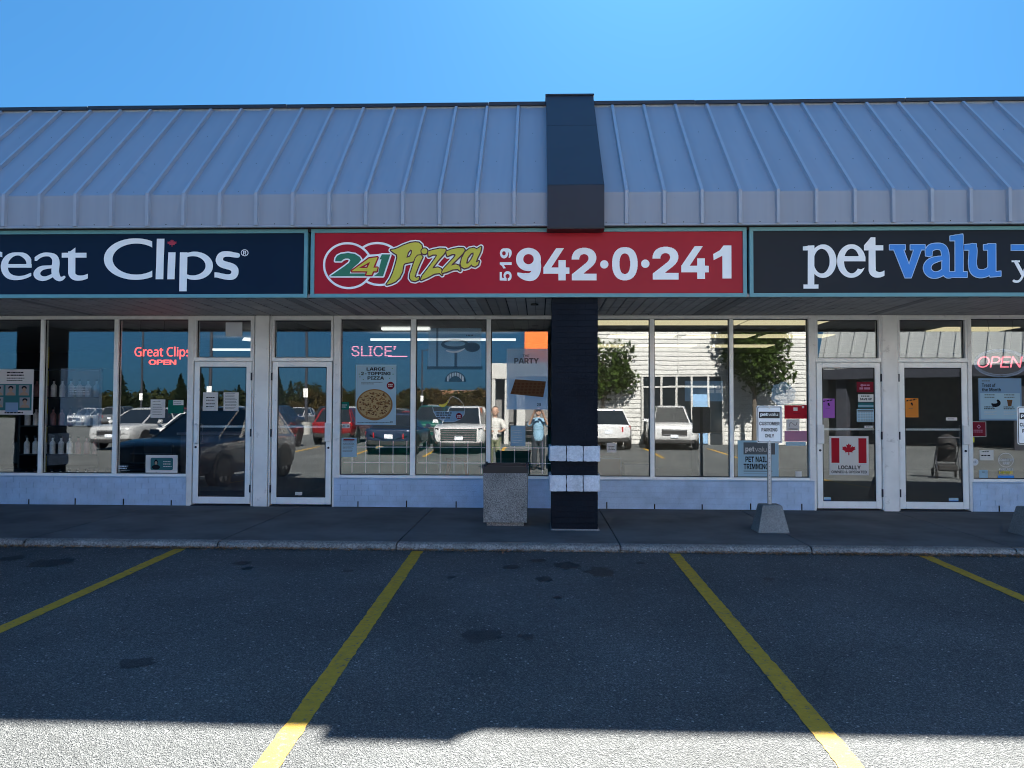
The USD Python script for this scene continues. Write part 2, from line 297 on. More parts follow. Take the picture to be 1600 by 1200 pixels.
for a, b in zip(JX, JX[1:]):
    g = .007
    vs = [(a+g, 8.225, wz(8.225)), (b-g, 8.225, wz(8.225)), (b-g, 11.2, wz(11.2)), (a+g, 11.2, wz(11.2))]
    vs2 = [(x, y, z-.1) for x, y, z in vs]
    obj('slab', hull(vs+vs2), 'concrete', walk)
obj('slab_bed', bx(-14.2, 13.5, 8.15, 11.2, -.30, -.055), 'kerb_concrete', walk)
kerb = thing('kerb', 'low chipped concrete kerb along the edge of the parking bays', 'kerb', kind='structure')
for k, (a, b) in enumerate(zip(JX, JX[1:])):
    prof = np.array([(8.10, -.3), (8.10, -.085), (8.102, -.055), (8.112, -.032), (8.14, -.019), (8.18, -.016), (8.218, -.0155), (8.218, -.2)])
    X = np.linspace(a+.008, b-.008, 60); V = np.zeros((60, 8, 3)); V[:, :, 0] = X[:, None]; V[:, :, 1:] = prof
    nz = meshkit.fbm(np.stack([V[..., 0]*9, V[..., 1]*9, V[..., 2]*20], -1), 4, 3)-.5
    ch = np.clip(meshkit.fbm(V*[3, 0, 0], 3, 9)-.62, 0, 1)
    V[:, 1:6, 1] += nz[:, 1:6]*.03 + ch[:, 1:6]*.12; V[:, 3:7, 2] += (nz*.012 - ch*.03)[:, 3:7]
    f = [(i*8+j, (i+1)*8+j, (i+1)*8+j+1, i*8+j+1) for i in range(59) for j in range(7)]
    obj('kerb_stone', (V.reshape(-1, 3), f), 'kerb_concrete', kerb, smooth=50)
# dead leaves and grit in the gutter
mb = MB(); r = np.random.default_rng(5)
for i in range(9000):
    x = r.uniform(-9, 8); dens = meshkit.fbm(np.array([x*.8, 0, 0]), 3, 4)
    if r.random() > dens*1.3: continue
    y = 8.102-abs(r.normal(0, .045)); s = r.uniform(.005, .022); a = r.uniform(0, 6.28); t = r.uniform(-.6, .6)
    c, q = math.cos(a)*s, math.sin(a)*s; z = gz(y)+r.uniform(.004, .018)
    mb.add([(x-c, y-q, z), (x+q*.5, y-c*.5, z+abs(t)*s), (x+c, y+q, z+.3*s), (x-q*.5, y+c*.5, z+.5*s)], [(0, 1, 2), (0, 2, 3)])
plain('dead_leaf', (.27, .16, .09), rough=.9, var=.75, scale=60.)
setd(obj('leaf_litter', mb.done(), 'dead_leaf'), 'brown dead leaves and grit lying along the kerb gutter', 'leaf litter', kind='stuff')

# ------------------------------------------------------------------ the strip mall
YG = 11.0
mall = thing('strip_mall', 'long single storey shop building with blue grey standing seam mansard roof', 'building')
XA, XB = -15.0, 13.6
# roof: pans and battens folded at the eave
PROF = [(8.90, 3.55), (8.90, 3.928), (10.600, 5.603)]
nrm = np.array([-(5.603-3.928), 1.70]); nrm /= np.linalg.norm(nrm)          # outwards (y, z)
def rib(x, w, h):
    o = [(8.90-h, 3.553), (8.90-h, 3.928+h*.35), (10.600+nrm[0]*h, 5.603+nrm[1]*h)]
    i = [(8.905, 3.553), (8.905, 3.925), (10.606, 5.597)]
    vs = []
    for ww, pr in ((w*.55, o), (w, i)):
        for y, z in pr: vs += [(x-ww/2, y, z), (x+ww/2, y, z)]
    f = [(0, 1, 3, 2), (2, 3, 5, 4), (6, 0, 2, 8), (8, 2, 4, 10), (1, 7, 9, 3), (3, 9, 11, 5), (6, 7, 1, 0), (4, 5, 11, 10)]
    return (vs, f)
RX = [1.017+.4345*k for k in range(-37, 29)]
for a, b in zip(RX, RX[1:]):
    d = rng.uniform(-.002, .002)
    vs = [(x, y+d, z) for x in (a+.012, b-.012) for y, z in PROF]
    vs += [(x, y+.03, z-.01) for x in (a+.012, b-.012) for y, z in PROF]
    f = [(0, 3, 4, 1), (1, 4, 5, 2), (6, 7, 10, 9), (7, 8, 11, 10), (0, 6, 9, 3), (2, 5, 11, 8), (0, 1, 7, 6), (1, 2, 8, 7), (3, 9, 10, 4), (4, 10, 11, 5)]
    pan = obj('roof_pan', (vs, f), 'roof_metal', mall)
    xm = (a+b)/2 + rng.uniform(-.02, .02)
    mbb = MB()
    for (y, z, ny, nzz) in ((8.90, 3.575, -1, 0),):
        mbb.tm(trimesh.creation.cylinder(.006, .010, sections=8, transform=trimesh.transformations.rotation_matrix(math.pi/2, [1, 0, 0], None)).apply_translation((xm, y, z)))
    for t in (.03, .33, .66):
        c = np.array([8.90+1.70*t, 3.928+1.675*t]); cy = trimesh.creation.cylinder(.0035, .010, sections=6)
        cy.apply_transform(trimesh.transformations.rotation_matrix(math.radians(45), [1, 0, 0])); cy.apply_translation((xm+rng.uniform(-.03, .03), c[0], c[1])); mbb.tm(cy)
    obj('screw', mbb.done(), 'black', pan)
for x in RX:
    obj('roof_batten', rib(x, .062, .040), 'roof_rib', mall)
obj('eave_hem', bev(XA, XB, 8.885, 8.93, 3.535, 3.556, .004), 'roof_rib', mall)
obj('closure_strip', hull([(x, 10.602+dy, 5.600+dz) for x in (XA, XB) for dy, dz in ((0, 0), (.015, .040), (.2, 0), (.2, .040))]), 'closure_strip', mall)
n = 10
for k in range(n):
    a, b = XA+(XB-XA)*k/n, XA+(XB-XA)*(k+1)/n
    obj('ridge_cap', bev(a+.002, b-.002, 10.585, 11.1, 5.635+.004*(k % 2), 5.688+.004*(k % 2), .005), 'ridge_dark', mall)
obj('flat_roof', bx(XA, XB, 10.9, 24, 5.3, 5.62), 'ridge_dark', mall)
obj('fascia_backing', bx(XA, XB, 9.10, 9.30, 2.745, 3.9), 'black_matt', mall)
obj('fascia_shadow_board', bx(XA, XB, 8.99, 9.10, 3.50, 3.60), 'black_matt', mall)  # added black strip, paints in the shade between eave and sign top
# dark metal band over the pillar line
def band(cx):
    x0, x1 = cx-.327, cx+.327
    def sl(y): return 3.99+(y-8.80)*.985
    segs = [[(8.80, 3.50), (8.80, 3.985), (9.15, 3.985), (9.15, 3.50)],
            [(8.80, 3.99), (9.93, sl(9.93)), (10.2, sl(9.93)-.28), (9.15, 3.80), (9.05, 3.80)],
            [(9.935, sl(9.935)), (10.57, 5.757), (11.25, 5.757), (11.25, 5.0), (10.2, 4.85)]]
    for s in segs: obj('dark_band_panel', hull([(x, y, z) for x in (x0, x1) for y, z in s]), 'dark_metal', mall)
    obj('dark_band_cap', bev(x0-.012, x1+.012, 10.555, 11.27, 5.758, 5.785, .006), 'ridge_dark', mall)
    obj('dark_band_foot', bev(x0-.004, x1+.004, 8.79, 9.0, 3.475, 3.50, .004), 'black', mall)
for cx in (.427, -8.4, 9.25): band(cx)
# soffit planks
mbs = []
k = 0
x = -14.0
while x < 13.0:
    w = .1225
    dk = (2.05 < x < 2.5) or (-.85 < x < -.45) or rng.random() < .04
    obj('soffit_plank', bev(x+(.008 if k % 2 else .003), x+w-(.003 if k % 2 else .008), 9.03, 10.94, 2.742+(.003 if k % 2 else 0), 2.765, .003), 'soffit_dark' if dk else 'soffit', mall)
    x += w; k += 1
obj('soffit_deck', bx(XA, XB, 9.03, 11.2, 2.768, 2.80), 'black_matt', mall)
obj('soffit_trim', bev(XA, XB, 9.005, 9.028, 2.715, 2.752, .003), 'trim_grey', mall)
obj('soffit_light', trimesh.creation.cylinder(.05, .02, sections=20).apply_translation((-.05, 9.75, 2.733)), 'black', mall)
# pillars of dark painted brick with two rows of white blocks
def rough_block(x0, x1, y0, y1, z0, z1, seed):
    m = trimesh.creation.box((x1-x0, y1-y0, z1-z0)).subdivide().subdivide().subdivide(); m.apply_translation(((x0+x1)/2, (y0+y1)/2, (z0+z1)/2))
    c = m.bounds.mean(0); v = m.vertices.copy(); h = (m.bounds[1]-m.bounds[0])/2; q = np.abs(v-c)/h
    edge = (np.sort(q, 1)[:, 1] > .99); v[edge] = c+(v[edge]-c)*.985
    d = meshkit.fbm(v*34+seed*7.1, 3, seed)-.5; v += (v-c)/np.linalg.norm(v-c, axis=1)[:, None]*d[:, None]*.014
    return (v, m.faces)
def pillar(x0, x1):
    y0, y1 = 9.06, 9.60
    p = thing('pillar', parent=mall)
    obj('core', bx(x0+.008, x1-.008, y0+.008, y1-.008, -.04, 2.742), 'dark_brick', p)
    mb = MB(); h = .0680; row = 0; z = 0.0
    while z < 2.74:
        ztop = min(z+h-.0035, 2.741); off = .1 if row % 2 else 0
        for (a, b, side) in ((x0, x1, 'f'), (y0, y1, 'l'), (y0, y1, 'r')):
            e = a-off
            while e < b:
                s, t = max(e, a), min(e+.2-.0035, b)
                if t-s > .02:
                    j = rng.uniform(0, .0025)
                    if side == 'f': mb.box(s, t, y0-j, y0+.02, z, ztop)
                    elif side == 'l': mb.box(x0-j, x0+.02, s+.0015, t, z, ztop)
                    else: mb.box(x1-.02, x1+j, s+.0015, t, z, ztop)
                e += .2
        z += h; row += 1
    obj('brick_courses', mb.done(), 'dark_brick', p, kind='stuff')
    for z0, z1 in ((.794, .973), (.444, .630)):
        w = (x1-x0+.05)/3
        for i in range(3):
            obj('white_block', rough_block(x0-.025+i*w+.005, x0-.025+(i+1)*w-.005, y0-.030, y0+.012, z0, z1, int(z0*100)+i), 'white_block', p, smooth=35)
        for sx in (x0-.030, x1-.010):
            for i in range(2):
                obj('white_block', rough_block(sx, sx+.040, y0+.025+i*.25, y0+.265+i*.25, z0, z1, int(z0*100)+11+i), 'white_block', p, smooth=35)
    obj('mortar_foot', bev(x0-.012, x1+.02, y0-.02, y1+.01, -.05, .004, .004), 'base_concrete', p)
    return p
for x0 in (.160, -8.62, 9.0): pillar(x0, x0+.538)

# knee wall of painted brick below the windows
def knee(x0, x1):
    k = thing('knee_wall', parent=mall)
    obj('core', bx(x0+.004, x1-.004, 10.934, 11.12, -.05, .398), 'knee_paint', k)
    mb = MB(); row = 0; h = .0795; z = .004
    for row in range(5):
        e = x0-(.1 if row % 2 else 0)
        while e < x1:
            s, t = max(e, x0), min(e+.2-.0035, x1)
            if t-s > .015: mb.box(s, t, 10.929-rng.uniform(0, .002), 10.95, z, z+h-.0035)
            e += .2
        z += h
    obj('brick_courses', mb.done(), 'knee_paint', k, kind='stuff')
    obj('sill_ledge', bev(x0, x1, 10.915, 11.06, .402, .414, .003), 'knee_paint', k)
    obj('base_line', bx(x0, x1, 10.924, 10.94, -.02, .003), 'black_matt', k)
    x = x0+.35
    while x < x1-.1:
        obj('weep_slot', bx(x-.008, x+.008, 10.9225, 10.932, .006, .085+rng.uniform(-.01, .015)), 'black_matt', k); x += .70+rng.uniform(-.04, .04)
for a, b in ((-14.8, -5.06), (-2.915, 3.862), (6.035, 13.4)): knee(a, b)

# window frames, mullions and panes
def pane(x0, x1, z0, z1, y=YG, parent=None, name='window_pane', g=.012):
    obj(name, bx(x0, x1, y-.003, y+.003, z0, z1), 'window_glass', parent or mall)
    mb = MB(); d = .007                                              # black gasket round the pane
    mb.box(x0, x0+g, y-.010, y-.0035, z0, z1); mb.box(x1-g, x1, y-.010, y-.0035, z0, z1)
    mb.box(x0+g, x1-g, y-.010, y-.0035, z1-g, z1); mb.box(x0+g, x1-g, y-.010, y-.0035, z0, z0+g)
    obj('gasket', mb.done(), 'gasket', parent or mall)
ZB, ZT = .453, 2.690
BAYS = [[(-11.50, -10.46), (-10.40, -9.40), (-9.34, -8.32), (-8.26, -7.267), (-7.21, -6.171), (-6.105, -5.073)],
        [(-2.842, -1.831), (-1.757, -.743), (-.679, .36), (.425, 1.583), (1.646, 2.702), (2.756, 3.804)], [(6.055, 7.10), (7.165, 8.20), (8.265, 9.3), (9.365, 10.4)]]
for bay in BAYS:
    for i, (a, b) in enumerate(bay):
        pane(a, b, ZB, ZT)
        if i: obj('mullion', bev(bay[i-1][1], a, 10.955, 11.06, ZB-.002, ZT+.002, .004), 'white_frame', mall)
    a, b = bay[0][0], bay[-1][1]
    obj('window_head', bev(a-.03, b+.03, 10.945, 11.06, ZT, 2.741, .004), 'aluminium', mall)
    obj('window_sill', bev(a-.03, b+.03, 10.945, 11.06, .4145, ZB, .004), 'white_frame', mall)
def jamb(x0, x1, z0=-.01, z1=2.7405, m='aluminium', y0=10.94): obj('jamb', bev(x0, x1, y0, 11.07, z0, z1, .005), m, mall)
for a, b in ((-11.6, -11.50), (-5.073, -4.985), (-2.945, -2.842), (3.804, 3.900), (5.995, 6.055), (10.4, 10.5)): jamb(a, b)
jamb(-4.085, -3.879, m='post_white', y0=10.925); jamb(4.822, 5.022, m='post_white', y0=10.925)
for a in (-4.120, -3.868, 4.806, 5.0245):
    jamb(a, a+.022, m='aluminium', y0=10.932)
obj('wall_left_end', bx(-15, -11.6, 10.95, 11.1, 0, 2.76), 'post_white', mall)
obj('wall_right_end', bx(10.5, 13.6, 10.95, 11.1, 0, 2.76), 'post_white', mall)
def bar_tube(mb, pts, r): mb.tube(pts, r, 10)
def door(x0, x1, hinge, pull, z1=2.076):
    """hinge: side of the hinges (-1 left, 1 right); pull: kind of handle"""
    d = thing('door', parent=mall); w = x1-x0; st = .078
    fr = MB(); y0, y1 = 10.945, 10.99
    for m in (bevbox(x0, x0+st, y0, y1, .03, z1), bevbox(x1-st, x1, y0, y1, .03, z1), bevbox(x0+st, x1-st, y0, y1, z1-.075, z1), bevbox(x0+st, x1-st, y0, y1, .03, .130)): fr.tm(m)
    obj('leaf_frame', fr.done(), 'white_frame', d)
    pane(x0+st, x1-st, .130, z1-.075, y=10.968, parent=d, name='door_pane')
    obj('push_bar', bev(x0+st-.01, x1-st+.01, 11.01, 11.03, 1.120, 1.152, .006), 'aluminium', d)
    obj('threshold', bev(x0-.02, x1+.02, 10.93, 11.07, -.004, .012, .003), 'dark_metal', d)
    mbh = MB(); sx = x0+st/2 if hinge > 0 else x1-st/2
    if pull == 'tube':
        mbh.tube([(sx, 10.945, 1.17), (sx+.01, 10.90, 1.175), (sx+.045, 10.885, 1.16), (sx+.05, 10.885, 1.05), (sx+.045, 10.885, .91), (sx+.01, 10.90, .895), (sx, 10.945, .90)], .013, 10)
    else:
        mbh.tm(bevbox(sx-.048, sx+.048, 10.905, 10.935, .93, 1.20, .008)); mbh.box(sx-.02, sx+.02, 10.935, 10.946, .96, 1.17)
    obj('handle', mbh.done(), 'aluminium', d)
    lk = trimesh.creation.cylinder(.016, .012, sections=16); lk.apply_transform(trimesh.transformations.rotation_matrix(math.pi/2, [1, 0, 0])); lk.apply_translation((sx, 10.943, .84))
    obj('lock', lk, 'dark_metal', d)
    hx = x1+.004 if hinge > 0 else x0-.004
    for z in (.25, 1.05, 1.86):
        obj('hinge', trimesh.creation.cylinder(.012, .11, sections=10).apply_translation((hx, 10.937, z)), 'dark_metal', d)
    # transom above
    a, b = x0-.01 if hinge < 0 else x0+.02, x1+.01 if hinge > 0 else x1-.0
    obj('transom_bar', bev(x0-.012, x1+.012, 10.942, 11.06, z1+.005, 2.135, .004), 'white_frame', mall)
    obj('transom_head', bev(x0-.012, x1+.012, 10.942, 11.06, 2.675, 2.7405, .004), 'aluminium', mall)
    for q in (x0-.012, x1-.022): obj('transom_jamb', bev(q, q+.034, 10.945, 11.06, 2.135, 2.675, .003), 'aluminium', mall)
    pane(x0+.022, x1-.022, 2.135, 2.675)
door(-4.972, -4.135, 1, 'tube'); door(-3.832, -2.965, -1, 'plate'); door(3.911, 4.798, 1, 'plate'); door(5.050, 5.990, -1, 'plate')

# ------------------------------------------------------------------ the three shop signs
YS = 9.005
def sign_box(name, label, x0, x1, panel):
    t = thing(name, label, 'shop sign'); z0, z1, w = 2.716, 3.530, .043
    obj('panel', bx(x0+.02, x1-.02, YS, YS+.05, z0+.02, z1-.02), panel, t)
    for a, b, c, d in ((x0, x1, z1-w, z1), (x0, x1, z0, z0+w)):
        obj('frame_rail', hull([(x, y, z) for y in (8.985, 9.06) for x, z in ((a, c if c == z0 else d), (b, c if c == z0 else d), (a+w-.0005, d if c == z0 else c), (b-w+.0005, d if c == z0 else c))]), 'teal_frame', t)
    for s, e in ((x0, x0+w), (x1-w, x1)):
        o, i = (s, e) if s == x0 else (e, s)
        obj('frame_stile', hull([(x, y, z) for y in (8.985, 9.06) for x, z in ((o, z0+.0007), (o, z1-.0007), (i, z1-w-.0007), (i, z0+w+.0007))]), 'teal_frame', t)
    obj('casing', bx(x0+.004, x1-.004, 9.06, 9.10, z0+.004, z1-.004), 'dark_metal', t)
    return t
A1 = [.0019491, 3.85e-5, -5.9e-6, -.001926, -6.490, 3.573]
A2 = [.00152, 1.23e-5, -4.7e-6, -.0015208, -2.751, 3.593]
A2b = [.0018644, -2.5e-6, -5.3e-6, -.0018838, -.540, 3.431]
A3 = [.0016363, -2.25e-5, -5.3e-6, -.0016745, 2.964, 3.528]
def put(shape, A, layer=0): return facing(affinity.affine_transform(shape, A), YS-.003-.0022*layer, .004+.0022*layer)
def ring(cx, cy, rx, ry, w): return ell(cx, cy, rx, ry).difference(ell(cx, cy, rx-w, ry-w))

s1 = sign_box('navy_shop_sign', 'dark navy fascia sign with white rounded hair salon lettering and red maple leaf', -10.6, -2.742, 'navy_panel')
R = lambda a, b, c, d: sbox(a, b, c, d)
e1 = stroke([(178, 243), (160, 185), (105, 166), (45, 190), (22, 245), (45, 300), (105, 318), (150, 312), (188, 296)], [36, 34, 20, 36, 44, 38, 26, 22, 20]).intersection(R(-30, 150, 192, 340)).union(R(30, 230, 195, 253)).difference(R(150, 253.5, 220, 280))
a1 = union_all([stroke([(222, 198), (255, 176), (300, 170), (340, 190), (347, 235), (347, 295), (362, 318), (400, 312)], [26, 24, 24, 40, 48, 48, 36, 16]).intersection(R(214, 150, 410, 340)),
                stroke([(345, 238), (290, 250), (240, 268), (228, 295), (250, 318), (300, 315), (345, 292)], [18, 22, 34, 42, 34, 24, 20])])
t1 = union_all([R(425, 150, 470, 290), R(385, 160, 540, 190), poly((385, 190), (470, 127), (470, 190)), stroke([(447, 280), (460, 308), (500, 318), (549, 305)], [44, 40, 32, 26]).intersection(R(400, 270, 549, 340))])
C1 = ell(849, 199, 199, 130).difference(ell(853, 199, 149, 97)).intersection(R(600, 60, 952, 340))
l1 = poly((982, 72), (1029, 72), (1021, 325), (974, 325)); i1 = poly((1053, 157), (1098, 157), (1092, 325), (1046, 325))
p1 = union_all([poly((1126, 157), (1172, 157), (1167, 400), (1120, 400)), ell(1218, 241, 113, 88).difference(ell(1205, 241, 80, 60)).intersection(R(1150, 150, 1340, 330))])
s1s = stroke([(1484, 176), (1430, 168), (1378, 182), (1372, 212), (1420, 240), (1465, 265), (1462, 298), (1410, 310), (1342, 298)], [30, 34, 40, 46, 46, 46, 42, 34, 32]).intersection(R(1340, 148, 1500, 330))
r1 = union_all([R(-118, 157, -72, 325), stroke([(-95, 205), (-60, 172), (10, 172)], [44, 36, 30]).intersection(R(-118, 150, 8, 260))]); G1 = union_all([ell(-260, 199, 199, 130).difference(ell(-256, 199, 149, 97)).intersection(R(-470, 60, -165, 340)), R(-210, 200, -165, 310)])
for s in (G1, r1, e1, a1, t1, C1, l1, i1, p1, s1s): obj('letter', put(s, A1), 'sign_white', s1)
obj('maple_leaf', put(affinity.affine_transform(LEAF, [42, 0, 0, -30, 1076, 108]), A1), 'leaf_red', s1)
obj('registered_mark', put(union_all([ring(1528, 160, 23, 21, 4), affinity.affine_transform(text('R', 0, 0, 1, 700, 'c'), [24, 0, 0, -24, 1528, 172])]), A1), 'sign_white', s1)

s2 = sign_box('red_shop_sign', 'bright red pizza shop sign with yellow script logo and white phone number', -2.704, 2.423, 'red_panel')
c1 = affinity.rotate(ell(320, 325, 198, 184), 12); c1i = affinity.rotate(ell(320, 325, 181, 167), 12)
c2 = affinity.rotate(ell(560, 312, 196, 172), 12); c2i = affinity.rotate(ell(560, 312, 179, 155), 12)
obj('logo_ring', put(c2.difference(c2i).difference(c1), A2, 0), 'sign_white', s2)
obj('logo_ring', put(c1.difference(c1i), A2, 0), 'sign_white', s2)
def zp(*p, r=1.5): return Polygon([(50+1.1023*x, 50+1.1023*y) for x, y in p]).buffer(r).buffer(-2*r).buffer(r)
two = zp((153, 218), (157, 196), (170, 178), (195, 166), (245, 159), (295, 167), (328, 188), (340, 208), (320, 232), (285, 262), (262, 290), (258, 305), (395, 305), (395, 325), (118, 325), (172, 288), (220, 255), (252, 230), (262, 212), (257, 203), (245, 199), (228, 199), (212, 205), (196, 218))
one = zp((487, 170), (547, 170), (495, 325), (430, 325), (462, 300), (470, 255), (484, 205), (470, 205))
four = zp((272, 290), (396, 199), (456, 191), (426, 265), (456, 265), (450, 290), (425, 290), (414, 316), (376, 316), (385, 290), r=1).difference(zp((322, 267), (384, 267), (406, 222), r=.5))
base = union_all([two, one, poly((420, 408), (430, 300), (480, 250), (560, 245), (590, 240), (590, 408))])
obj('logo_outline', put(base.buffer(11), A2, 1), 'sign_white', s2)
obj('logo_figure', put(two.difference(one.buffer(.6)), A2, 2), 'sign_green', s2); obj('logo_figure', put(one, A2, 2), 'sign_green', s2)
obj('logo_figure_outline', put(four.buffer(11), A2, 3), 'red_panel', s2); obj('logo_figure', put(four, A2, 4), 'sign_yellow', s2)
P2 = zp((550, 140), (575, 136), (600, 128), (640, 108), (690, 90), (725, 85), (750, 88), (768, 104), (774, 128), (768, 160), (745, 195), (705, 222), (650, 234), (640, 245), (632, 295), (612, 335), (585, 362), (555, 376), (520, 386), (548, 345), (568, 300), (585, 245), (598, 195), (594, 170), (575, 160)).difference(zp((662, 196), (672, 158), (690, 136), (702, 142), (700, 165), (686, 188), r=1))
I2 = zp((728, 196), (742, 180), (766, 176), (776, 190), (750, 245), (728, 300), (720, 330), (732, 338), (752, 330), (748, 350), (724, 360), (700, 356), (688, 340), (690, 310), (708, 255)); D2 = ell(50+1.1023*790, 50+1.1023*149, 23, 21)
Z2 = zp((816, 152), (850, 141), (900, 131), (938, 133), (942, 146), (925, 170), (885, 215), (852, 258), (846, 272), (885, 264), (905, 272), (914, 290), (916, 318), (898, 303), (860, 308), (810, 335), (764, 354), (776, 322), (815, 272), (862, 208), (880, 180), (874, 172), (850, 172), (820, 186))
Z3 = zp((944, 152), (985, 136), (1030, 127), (1066, 128), (1076, 142), (1060, 166), (1020, 206), (985, 240), (978, 252), (1010, 243), (1032, 250), (1042, 266), (1044, 288), (1026, 275), (990, 278), (945, 296), (912, 304), (925, 276), (958, 240), (1000, 196), (1012, 176), (1006, 169), (985, 169), (952, 184)).difference(Z2.buffer(1))
a2 = zp((1046, 240), (1056, 198), (1078, 156), (1110, 131), (1140, 126), (1160, 136), (1192, 116), (1186, 150), (1164, 196), (1152, 226), (1160, 230), (1176, 216), (1168, 244), (1148, 257), (1130, 252), (1124, 242), (1100, 262), (1072, 270), (1052, 258)).difference(zp((1084, 236), (1094, 196), (1118, 164), (1138, 158), (1138, 178), (1120, 212), (1098, 238), r=1))
word = union_all([P2, I2, D2, Z2, Z3, a2])
big = word.buffer(19).buffer(5).buffer(-5)
obj('logo_word_outline', put(big, A2, 4), 'sign_white', s2)
obj('logo_word_shadow', put(word.buffer(10), A2, 4.6), 'sign_maroon', s2)
for k, s in enumerate((P2, I2, D2, Z2, Z3, a2)):
    obj('letter_shadow', put(s.buffer(8).intersection(word.buffer(9.5)), A2, 5+k*.8), 'sign_maroon', s2); obj('logo_letter', put(s, A2, 5.4+k*.8), 'sign_yellow', s2)
nine = union_all([ring(226, 141, 79, 73, 46).union(ring(226, 141, 79, 73, 40)), stroke([(272, 150), (276, 200), (252, 246), (212, 250), (172, 232)], [56, 58, 54, 46, 34])]).difference(ell(226, 139, 33, 32)).difference(poly((140, 195), (212, 222), (200, 228), (152, 222)))
obj('figure', put(nine, A2b), 'sign_white', s2)
W8 = 840
for ch, a, b, c, d in (('4', 320, 484, 70, 272), ('2', 498, 655, 68, 272), ('0', 752, 912, 64, 272), ('2', 1005, 1168, 62, 267), ('4', 1184, 1356, 58, 263)):
    obj('figure', put(affinity.scale(fit(glyphs(ch, W8, px=160), a, b, -d, -c), 1, -1, origin=(0, 0)), A2b), 'sign_white', s2)
obj('figure', put(poly((1440, 260), (1440, 118), (1386, 146), (1383, 108), (1425, 84), (1448, 54), (1496, 54), (1496, 260)), A2b), 'sign_white', s2)
for cx, cy in ((703, 172), (960, 168)): obj('dot', put(ell(cx, cy, 26, 26), A2b), 'sign_white', s2)
ONE = poly((.55, 0), (.55, .66), (.06, .50), (.0, .70), (.42, .82), (.62, 1), (1, 1), (1, 0))
for g, a, b in ((glyphs('5', 760, px=160), 215, 276), (ONE, 158, 198), (affinity.scale(nine, 1, -1), 70, 134)):
    obj('area_code', put(affinity.scale(fit(affinity.rotate(g, 90, origin=(0, 0)), 45, 120, -b, -a), 1, -1, origin=(0, 0)), A2b), 'sign_white', s2)

s3 = sign_box('charcoal_shop_sign', 'dark charcoal pet shop sign with white and blue slab lettering', 2.455, 10.4, 'charcoal_panel')
pp = union_all([R(105, 126, 150, 425), poly((70, 132), (145, 124), (145, 160), (70, 160)), R(75, 398, 180, 427), ell(212, 235, 93, 117).difference(ell(202, 235, 56, 86)).intersection(R(120, 100, 320, 360))])
pe = union_all([ell(410, 234, 100, 117).difference(ell(412, 234, 54, 86)).difference(poly((412, 236), (540, 236), (540, 262), (478, 292), (412, 280))), R(335, 200, 506, 236)]).intersection(R(300, 100, 508, 360))
pt = union_all([poly((545, 68), (577, 68), (580, 300), (531, 300), (531, 125)), R(498, 124, 632, 160), poly((498, 125), (545, 70), (545, 150)), stroke([(556, 285), (570, 322), (605, 330), (641, 316)], [50, 46, 38, 30]).intersection(R(500, 270, 641, 360))])
for s in (pp, pe, pt): obj('letter', put(s, A3), 'sign_white', s3)
bv = union_all([R(677, 122, 785, 155), R(822, 122, 922, 155), poly((705, 150), (770, 150), (812, 262), (848, 150), (898, 150), (826, 350), (785, 350))])
ba = union_all([stroke([(950, 180), (958, 148), (1005, 132), (1046, 142), (1064, 190), (1066, 250), (1066, 310)], [44, 46, 40, 44, 48, 48, 48]), R(928, 150, 970, 198), stroke([(1070, 212), (1010, 222), (955, 245), (938, 285), (965, 325), (1015, 328), (1065, 292)], [34, 36, 44, 50, 46, 40, 36]), stroke([(1066, 300), (1078, 328), (1105, 330)], [48, 42, 34])]).difference(poly((1043, 228), (1010, 238), (978, 258), (966, 282), (974, 302), (996, 312), (1022, 306), (1040, 288)))
bl = union_all([poly((1098, 62), (1184, 48), (1184, 92), (1098, 92)), R(1133, 55, 1186, 345), R(1084, 310, 1214, 347)])
ba = union_all([ba]); bl = bl.difference(ba.buffer(.4))
bu = union_all([poly((1192, 122), (1278, 116), (1278, 157), (1192, 157)), stroke([(1252, 140), (1252, 250), (1272, 310), (1320, 322), (1385, 270)], [52, 52, 54, 52, 44]), R(1360, 116, 1412, 320), poly((1330, 122), (1412, 116), (1412, 157), (1330, 157)), poly((1365, 316), (1447, 305), (1447, 338), (1375, 344))])
blue = (bv, ba, bl, bu)
for s in blue: obj('letter_outline', put(s.buffer(5), A3, 0), 'sign_pale_blue', s3)
for s in blue: obj('letter', put(s, A3, 1), 'sign_blue', s3)
obj('rule_outline', put(R(1517, 119, 1900, 164), A3, 0), 'sign_pale_blue', s3); obj('rule', put(R(1521, 124, 1896, 160), A3, 1), 'sign_blue', s3)
yy = union_all([R(1523, 230, 1580, 242), R(1612, 230, 1660, 242), stroke([(1552, 240), (1600, 330)], [24, 24]), stroke([(1640, 240), (1595, 345), (1570, 374), (1538, 372)], [14, 15, 16, 18])])
obj('letter', put(yy, A3), 'sign_white', s3)

# ------------------------------------------------------------------ street furniture on the sidewalk
bn = thing('litter_bin', 'square exposed aggregate litter bin with black liner in front of pizza window', 'litter bin', (-.395, 9.56, -.02))
H = .655
ms = hull([(sx*w, sy*w, z) for sx in (-1, 1) for sy in (-1, 1) for w, z in ((.225, .0), (.225, .055))]); obj('foot', ms, 'aggregate', bn)
def shell(w0, w1, z0, z1, t):                                        # tapered open box
    o = MB()
    for sx, sy, ax in ((-1, 0, 0), (1, 0, 0), (0, -1, 1), (0, 1, 1)):
        pts = []
        for w, z in ((w0, z0), (w1, z1)):
            for q in (w, w-t):
                for e in (-w, w):
                    ee = e*(1 if q == w else (w-t)/w)
                    pts.append((sx*q, ee, z) if ax == 0 else (ee, sy*q, z))
        o.add(*hull(pts))
    return o.done()
obj('body', shell(.262, .268, .058, H, .05), 'aggregate', bn); obj('body_floor', bx(-.24, .24, -.24, .24, .056, .075), 'aggregate', bn)
obj('liner', shell(.270, .274, H-.004, .735, .02), 'black', bn)
